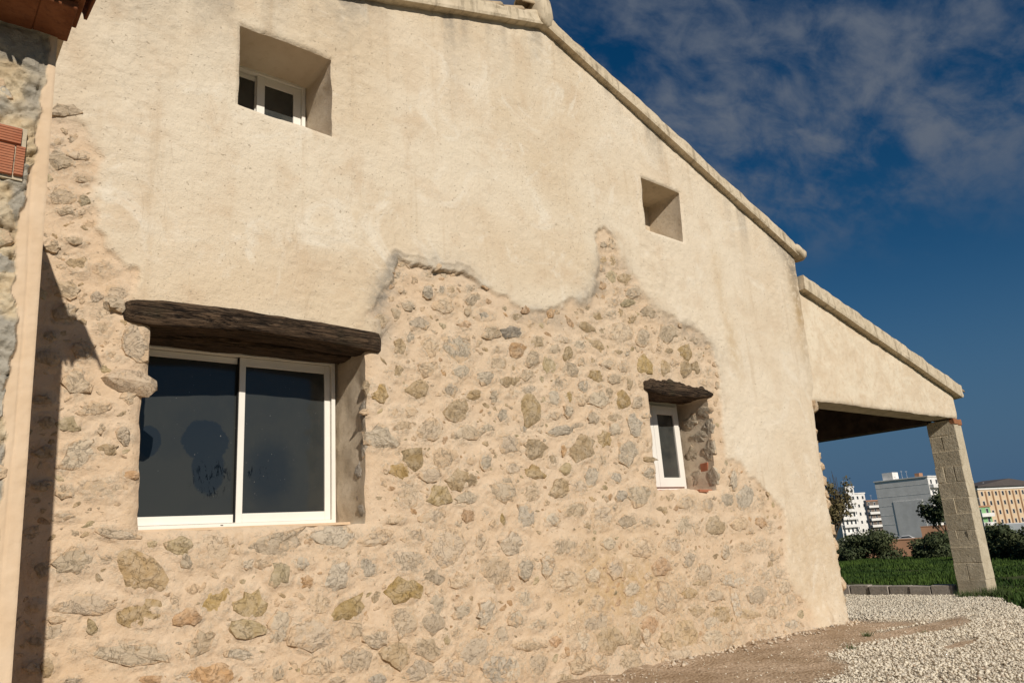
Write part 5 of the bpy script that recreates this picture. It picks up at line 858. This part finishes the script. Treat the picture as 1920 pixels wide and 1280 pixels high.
def ribbed_brick(x0, x1, z0, z1, tilt=0.0):
    m = MB(); n = max(2, int((z1 - z0) / 0.013)); dz = (z1 - z0) / n
    m.box(x0, x1, 0.0, 0.10, z0, z1)
    for i in range(n): m.box(x0 + 0.001, x1 - 0.001, -0.005, -0.0005, z0 + i * dz + 0.0015, z0 + (i + 1) * dz - 0.0015)
    o = m.build('brick', M['brick_orange'], ann, loc=(0, -0.055, 0)); o.rotation_euler = (0, tilt, 0); return o
ribbed_brick(0.02, 0.292, 3.245, 3.325); ribbed_brick(-0.02, 0.270, 3.085, 3.232); ribbed_brick(0.276, 0.312, 3.09, 3.235)
MB().box(-0.03, 0.313, -0.04, 0.08, 3.07, 3.34, 0.004).build('mortar_bed', M['block_concrete'], ann)
# eave: two oversailing brick courses and barrel tiles
for k, x1 in enumerate((0.437, 0.285, 0.142, -0.014, -0.17, -0.326)):
    MB().box(x1 - 0.15, x1, -2.03, -1.74, 3.90, 3.94, 0.002).build('eave_brick', M['eave_clay_shaded'], ann, bevel=0.004, loc=(0, 1.75, 0))
for k, x1 in enumerate((0.465, 0.29, 0.115, -0.06, -0.235)):
    MB().box(x1 - 0.17, x1, -2.10, -1.80, 3.952, 3.992, 0.002).build('eave_brick', M['eave_clay_shaded'], ann, bevel=0.004, loc=(0, 1.75, 0))
MB().box(-6.0, 0.43, -2.0, -0.08, 3.94, 3.9515).build('eave_bed', M['verge_mortar'], ann, loc=(0, 1.75, 0))
ROOFT = tile_mesh(0.45, 0.08, 0.095); ROOFT.materials.append(M['eave_clay_shaded'])
aroof = MB().box(-6.0, 0.42, -2.08, -0.10, 3.994, 4.02).build('roof', M['clay_tile'], ann, loc=(0, 1.75, 0))
for i in range(5):
    for j in range(1 if i == 0 else 5):
        o = bpy.data.objects.new('roof_tile', ROOFT); COL.objects.link(o); o.parent = aroof; o.location = (0.425 - i * 0.205, -1.82 + j * 0.37, 4.01 + 0.005 * (j % 2)); o.rotation_euler = (0, 0.02, math.radians(-90)); 

# ------------------------------------------------------------------ town in the distance
for nm, c in (('town_white', (0.78, 0.76, 0.72)), ('town_grey', (0.55, 0.55, 0.55)), ('town_pale', (0.73, 0.715, 0.68)), ('town_beige', (0.66, 0.50, 0.33)), ('town_brown', (0.30, 0.17, 0.09)), ('town_dark', (0.16, 0.13, 0.11)), ('town_green', (0.22, 0.42, 0.20)), ('town_glass', (0.035, 0.045, 0.055)),
              ('slate_roof', (0.10, 0.085, 0.08)), ('terracotta', (0.40, 0.22, 0.13)), ('skip_green', (0.01, 0.16, 0.09)), ('car_white', (0.75, 0.75, 0.75)), ('car_grey', (0.30, 0.32, 0.34)), ('car_dark', (0.05, 0.06, 0.08)), ('canvas', (0.75, 0.74, 0.72))):
    simple(nm, c, 0.08, 0.4, 0.75, 0.002, 3)
def block(name, label, corner, H, dep_l, wid_r, th, mat, roofmat, rows, cols_r, cols_l=0, balcony=False, parapet=0.5, win=(1.0, 1.3), wmat='town_glass', strip=None, group='town buildings on the skyline'):
    t = tag(empty(name, corner), label, 'building', group); t.rotation_euler = (0, 0, math.radians(th))
    MB().box(0, wid_r, 0, dep_l, -3, H).build('wall', M[mat], t)
    MB().box(-0.25, wid_r + 0.25, -0.25, dep_l + 0.25, H + 0.001, H + parapet).build('roof', M[roofmat], t)
    fh = H / max(rows, 1); ww, wh = win
    for r in range(rows):
        for c in range(cols_r):
            x = (c + 0.5) * wid_r / cols_r; z = r * fh + fh * 0.35
            f = MB().box(x - ww / 2 - 0.1, x + ww / 2 + 0.1, -0.06, 0.02, z - 0.1, z + wh + 0.1).build('window', M['town_white'], t); MB().box(x - ww / 2, x + ww / 2, -0.10, -0.061, z, z + wh).build('pane', M[wmat], f)
        for c in range(cols_l):
            y = (c + 0.5) * dep_l / cols_l; z = r * fh + fh * 0.35
            f = MB().box(-0.06, 0.02, y - ww / 2 - 0.1, y + ww / 2 + 0.1, z - 0.1, z + wh + 0.1).build('window', M['town_white'], t); MB().box(-0.10, -0.061, y - ww / 2, y + ww / 2, z, z + wh).build('pane', M[wmat], f)
        if balcony: MB().box(0.3, wid_r - 0.3, -1.3, -0.11, r * fh - 0.12, r * fh + 0.95).build('balcony', M['town_white'], t)
    if strip:
        for c in range(1, cols_r): x = c * wid_r / cols_r; MB().box(x - 0.45, x + 0.45, -0.14, 0.02, 0, H - 0.6).build('pilaster', M[strip], t)
    for q in (0.25, 0.7): MB().tube((wid_r * q, dep_l * 0.5, H), (wid_r * q, dep_l * 0.5, H + 3.0), 0.06, 0.05, 4).tube((wid_r * q - 0.8, dep_l * 0.5, H + 2.7), (wid_r * q + 0.8, dep_l * 0.5, H + 2.7), 0.04, 0.04, 4).build('aerial', M['town_grey'], t)
    return t
block('apartment_block', 'white four storey apartment block with stacked balconies, leftmost in the distance', (292.4, 147.4, -3.7), 11.8, 5.0, 9.2, -14, 'town_white', 'town_white', 4, 4, 0, True)
block('apartment_block', 'small white upper storey block stepping up behind the balconied flats', (311.9, 153.2, -3.0), 18.2, 3.3, 4.9, -14, 'town_white', 'town_white', 6, 2, 0)
block('apartment_block', 'taller white block with a column of dark windows beside the dark building', (330.3, 161.2, -4.6), 17.6, 8.0, 9.6, -14, 'town_white', 'town_white', 5, 3, 0, False)
block('apartment_block', 'dark brown building in the gap beside the large blank wall', (350.9, 164.5, -4.7), 14.5, 6.0, 11.0, -14, 'town_dark', 'terracotta', 5, 3, 0, True)
b3 = block('party_wall_building', 'large block with a blank grey party wall seen through the carport', (259.8, 98.8, -6.8), 20.4, 17.6, 7.6, -2, 'town_white', 'town_white', 6, 2, 0, True, 0.35)
for k in range(6): MB().box(-0.05, 0.02, 0.2, 17.4, 3.2 + k * 3.0, 3.26 + k * 3.0).build('wall_joint', M['town_pale'], b3)
MB().box(-0.12, 0.02, 3.0, 12.5, -2.9, 13.5).build('wall_patch', M['town_pale'], b3)
for (a, b, c, d, h, m) in ((1.0, 5.0, 11.5, 15.0, 2.4, 'town_white'), (1.5, 4.0, 3.0, 4.5, 1.2, 'terracotta')): MB().box(a, b, c, d, 20.76, 20.76 + h).build('roof_hut', M[m], b3)
block('rooftop_house', 'low red brick rooftop behind the grey party wall', (335.0, 145.0, -5.0), 19.5, 6, 7.0, -14, 'terracotta', 'terracotta', 1, 1, 0, False, 0.4)
b4 = block('apartment_block', 'long beige apartment block with brown pilasters right of the pillar', (311.6, 103.1, -7.8), 17.2, 6.0, 42.0, -10, 'town_beige', 'town_white', 5, 9, 0, False, 0.9, (1.2, 1.5), 'town_glass', 'town_brown')
MB().prism([(-1, 18.15), (43, 18.15), (43, 18.6), (21, 21.0), (-1, 18.6)], -1.0, 9.0).build('roof', M['slate_roof'], b4)
b5 = block('terrace_house', 'narrow green and white house beside the beige block', (254.5, 84.7, -5.3), 8.1, 3.0, 6.6, -14, 'town_green', 'terracotta', 3, 2, 0, True, 0.5)
# garden walls
def garden_wall(label, p0, p1, h, th, mat):
    p0 = Vector((p0[0], p0[1], 0)); p1 = Vector((p1[0], p1[1], 0)); L = (p1 - p0).length; t = tag(empty('garden_wall', (p0.x, p0.y, float(gz(p0.x, p0.y)) - 0.05)), label, 'wall')
    t.rotation_euler = (0, 0, math.atan2((p1 - p0).y, (p1 - p0).x)); MB().box(0, L, 0, th, -0.6, h).build('wall', M[mat], t); MB().box(-0.05, L + 0.05, -0.05, th + 0.05, h + 0.001, h + 0.08).build('coping', M['terracotta'], t)
garden_wall('brown rendered garden wall behind the grass', (55.4, 17.2), (53.6, 21.6), 1.2, 0.25, 'terracotta')
garden_wall('taller brown wall half hidden behind the pillar', (103.0, 33.0), (101.4, 37.2), 2.3, 0.3, 'terracotta')
# parked cars
def car(label, loc, rz_, mat):
    t = tag(empty('parked_car', loc), label, 'car', 'cars parked below the town'); t.rotation_euler = (0, 0, rz_)
    side = [(-2.1, 0.35), (2.1, 0.35), (2.15, 0.7), (1.9, 0.85), (1.1, 0.95), (0.5, 1.42), (-1.0, 1.45), (-1.75, 0.98), (-2.1, 0.9)]
    MB().prism(side, -0.85, 0.85).build('body', M[mat], t, bevel=0.06)
    MB().prism([(0.95, 0.96), (0.48, 1.36), (-0.95, 1.38), (-1.5, 0.99)], -0.87, 0.87).build('side_windows', M['town_glass'], t)
    MB().prism([(1.07, 0.97), (0.55, 1.40), (0.60, 1.41), (1.14, 0.98)], -0.7, 0.7).build('windscreen', M['town_glass'], t)
    for x in (-1.35, 1.3):
        for y in (-0.88, 0.68): MB().tube((x, y, 0.32), (x, y + 0.2, 0.32), 0.32, 0.32, 12).build('wheel', M['rubber'], t)
car('white car parked nearest the blank grey wall', (173.7, 71.5, -3.9), 2.0, 'car_white')
car('grey car parked in the middle of three cars', (173.0, 73.6, -3.9), 2.0, 'car_grey')
car('dark car parked at the left of three cars', (172.4, 76.0, -3.9), 2.1, 'car_dark')
cn = tag(empty('white_canopy', (180.7, 80.2, float(gz(180.7, 80.2)))), 'white arched canopy standing left of the parked cars', 'canopy'); cn.rotation_euler = (0, 0, math.radians(-60))
m = MB(); pr = [(-2.2 + 4.4 * i / 10, 2.0 + 0.6 * math.sin(math.pi * i / 10)) for i in range(11)]; m.prism(pr + [(x, z - 0.12) for x, z in reversed(pr)], -2, 2); m.build('cover', M['canvas'], cn)
for x in (-2.1, 2.1):
    for y in (-1.8, 1.8): MB().tube((x, y, -0.3), (x, y, 2.2), 0.08, 0.08).build('post', M['town_grey'], cn)
dp = tag(empty('rubbish_container', (104.3, 29.3, float(gz(104.3, 29.3)))), 'green wheeled rubbish container standing right of the pillar', 'container'); dp.rotation_euler = (0, 0, math.radians(-70))
MB().prism([(-0.85, 0.25), (0.85, 0.25), (1.0, 1.35), (-1.0, 1.35)], -0.55, 0.55).build('bin', M['skip_green'], dp, bevel=0.03)
MB().prism([(-1.03, 1.36), (1.03, 1.36), (0.9, 1.55), (0.0, 1.62), (-0.9, 1.55)], -0.6, 0.6).build('lid', M['skip_green'], dp)
for x in (-0.7, 0.7):
    for y in (-0.45, 0.35): MB().tube((x, y, 0.13), (x, y + 0.1, 0.13), 0.13, 0.13, 10).build('wheel', M['rubber'], dp)
vn = tag(empty('parked_van', (106.5, 27.6, float(gz(106.5, 27.6)))), 'white van parked beside the green container', 'van'); vn.rotation_euler = (0, 0, math.radians(-80))
MB().prism([(-2.4, 0.4), (2.3, 0.4), (2.35, 1.0), (1.9, 1.2), (1.4, 2.0), (-2.4, 2.05)], -0.95, 0.95).build('body', M['car_white'], vn, bevel=0.06)
MB().prism([(1.85, 1.22), (1.42, 1.9), (1.47, 1.92), (1.92, 1.23)], -0.8, 0.8).build('windscreen', M['town_glass'], vn)
for x in (-1.5, 1.5):
    for y in (-0.97, 0.77): MB().tube((x, y, 0.34), (x, y + 0.2, 0.34), 0.34, 0.34, 12).build('wheel', M['rubber'], vn)

# ------------------------------------------------------------------ shrubs and trees
def leaves(name, clumps, n, size, mat, parent, flat=0.5):
    """n leaf faces spread through the clumps (cx,cy,cz,rx,ry,rz)"""
    C = np.array(clumps, float); w = C[:, 3] * C[:, 4] * C[:, 5]; k = RNG.choice(len(C), n, p=w / w.sum()); d = RNG.normal(0, 1, (n, 3)); d /= np.linalg.norm(d, axis=1)[:, None]
    q = RNG.random(n) ** 0.45; P = C[k, :3] + d * q[:, None] * C[k, 3:6]
    a = RNG.normal(0, 1, (n, 3)); a /= np.linalg.norm(a, axis=1)[:, None]; b = np.cross(a, d + 0.01); b /= np.linalg.norm(b, axis=1)[:, None] + 1e-9
    s = size * RNG.uniform(0.6, 1.4, n)[:, None]; V = np.stack([P - a * s, P + b * s * flat, P + a * s, P - b * s * flat], 1)
    me = mesh_np(name, V.reshape(-1, 3), np.arange(n * 4).reshape(-1, 4)); t = np.repeat(RNG.random(n) * 0.7 + 0.3 * (k % 5) / 4, 4); set_attr(me, 'tint', np.stack([t, t, t], -1)); return link(name, me, mat, parent)
def shrub(name, label, x, y, w, h, n, mat, seed, cat='shrub', group=None, size=0.06):
    r = random.Random(seed); t = tag(empty(name, (x, y, float(gz(x, y)) - 0.03)), label, cat, group)
    cl = [(r.uniform(-0.62, 0.62) * w, r.uniform(-0.5, 0.5) * w, h * r.uniform(0.12, 0.75), w * r.uniform(0.24, 0.46), w * r.uniform(0.24, 0.46), h * r.uniform(0.18, 0.34)) for _ in range(18)]
    leaves('crown', cl, n, size, mat, t); m = MB()
    for c in cl[:7]: m.tube((c[0] * 0.15, c[1] * 0.15, -0.05), (c[0], c[1], c[2]), 0.03, 0.012, 5)
    m.build('trunk', M['bark'], t)
def tree(name, label, x, y, h, spread, n, mat, seed, size=0.05, twigs=0, lo=0.35):
    r = random.Random(seed); t = tag(empty(name, (x, y, float(gz(x, y)) - 0.03)), label, 'tree'); m = MB(); ends = []
    m.tube((0, 0, -0.1), (0.05, 0.03, h * 0.42), 0.09, 0.06, 8); base = Vector((0.05, 0.03, h * 0.40))
    for i in range(9):
        a = 6.28 * i / 9 + r.uniform(-0.3, 0.3); e = base + Vector((math.cos(a) * spread * r.uniform(0.5, 0.95), math.sin(a) * spread * r.uniform(0.5, 0.95), h * r.uniform(0.15, 0.45))); s = base * r.uniform(0.6, 1.0); m.tube(s, e, 0.035, 0.014, 5); ends.append(e)
        for j in range(4): q = s.lerp(e, r.uniform(0.4, 0.9)); f = q + Vector((r.uniform(-0.4, 0.4) * spread, r.uniform(-0.4, 0.4) * spread, h * r.uniform(0.05, 0.3))); m.tube(q, f, 0.014, 0.005, 4); ends.append(f)
        for j in range(twigs): q = s.lerp(e, r.uniform(0.5, 1)); f = q + Vector((r.uniform(-0.15, 0.15) * spread, r.uniform(-0.15, 0.15) * spread, h * r.uniform(0.2, 0.5))); m.tube(q, f, 0.011, 0.006, 4)
    m.build('trunk', M['bark'], t)
    leaves('crown', [(e.x, e.y, e.z, spread * 0.26, spread * 0.26, h * 0.10) for e in ends if e.z > h * lo], n, size, mat, t)
shrub('round_shrub', 'grey green shrub behind the kerb next to the house corner', 37.0, 14.4, 1.9, 1.3, 9000, M['leaf_grey'], 2, group='shrubs at the back of the grass')
shrub('round_shrub', 'dark rounded shrub left of the brown garden wall', 34.2, 11.3, 1.6, 1.45, 9000, M['leaf_dark'], 3, group='shrubs at the back of the grass')
shrub('round_shrub', 'dark leafy bush beside the pillar, left of it', 33.2, 8.1, 1.2, 1.2, 8000, M['leaf_dark'], 4, group='shrubs at the back of the grass')
shrub('round_shrub', 'dark shrub just right of the pillar', 30.0, 4.3, 1.1, 1.35, 7000, M['leaf_dark'], 5, group='shrubs at the back of the grass')
shrub('round_shrub', 'dark spreading shrub at the right edge of the picture', 29.0, 2.4, 1.4, 1.25, 7000, M['leaf_dark'], 6, group='shrubs at the back of the grass')
tree('small_tree', 'sparse half bare small tree with dry leaves beside the house corner', 25.4, 8.15, 3.0, 0.85, 4200, M['leaf_dry'], 7, 0.05, 4)
tree('leafy_tree', 'dark leafy tree reaching out left of the pillar', 40.2, 10.2, 3.1, 1.05, 2300, M['leaf_dark'], 8, 0.085, 1, 0.5)
# weeds on the yard
def weed(label, x, y, n, hgt, rad, seed):
    t = tag(empty('weed', (x, y, float(gz(x, y)) + 0.005)), label, 'weed', 'weeds in the yard'); a = RNG.uniform(0, 6.28, n); q = rad * RNG.random(n) ** 0.7
    link('leaves', blades('leaves', np.cos(a) * q, np.sin(a) * q, np.zeros(n), hgt, 0.006, 1.3), M['weed'], t)
weed('small weed growing nearest the gravel tongue in the bare soil', 9.0, -0.95, 40, 0.07, 0.05, 1)
weed('low weed in the middle of the bare soil patch', 8.0, -1.25, 46, 0.06, 0.07, 2)
weed('flat weed at the right end of the bare soil patch', 9.35, -1.42, 40, 0.05, 0.07, 3)
weed('tuft of green weeds at the foot of the concrete pillar', 15.32, -0.12, 420, 0.17, 0.26, 4)
weed('tuft of weeds on the kerb side of the pillar foot', 15.15, 0.25, 260, 0.12, 0.18, 5)
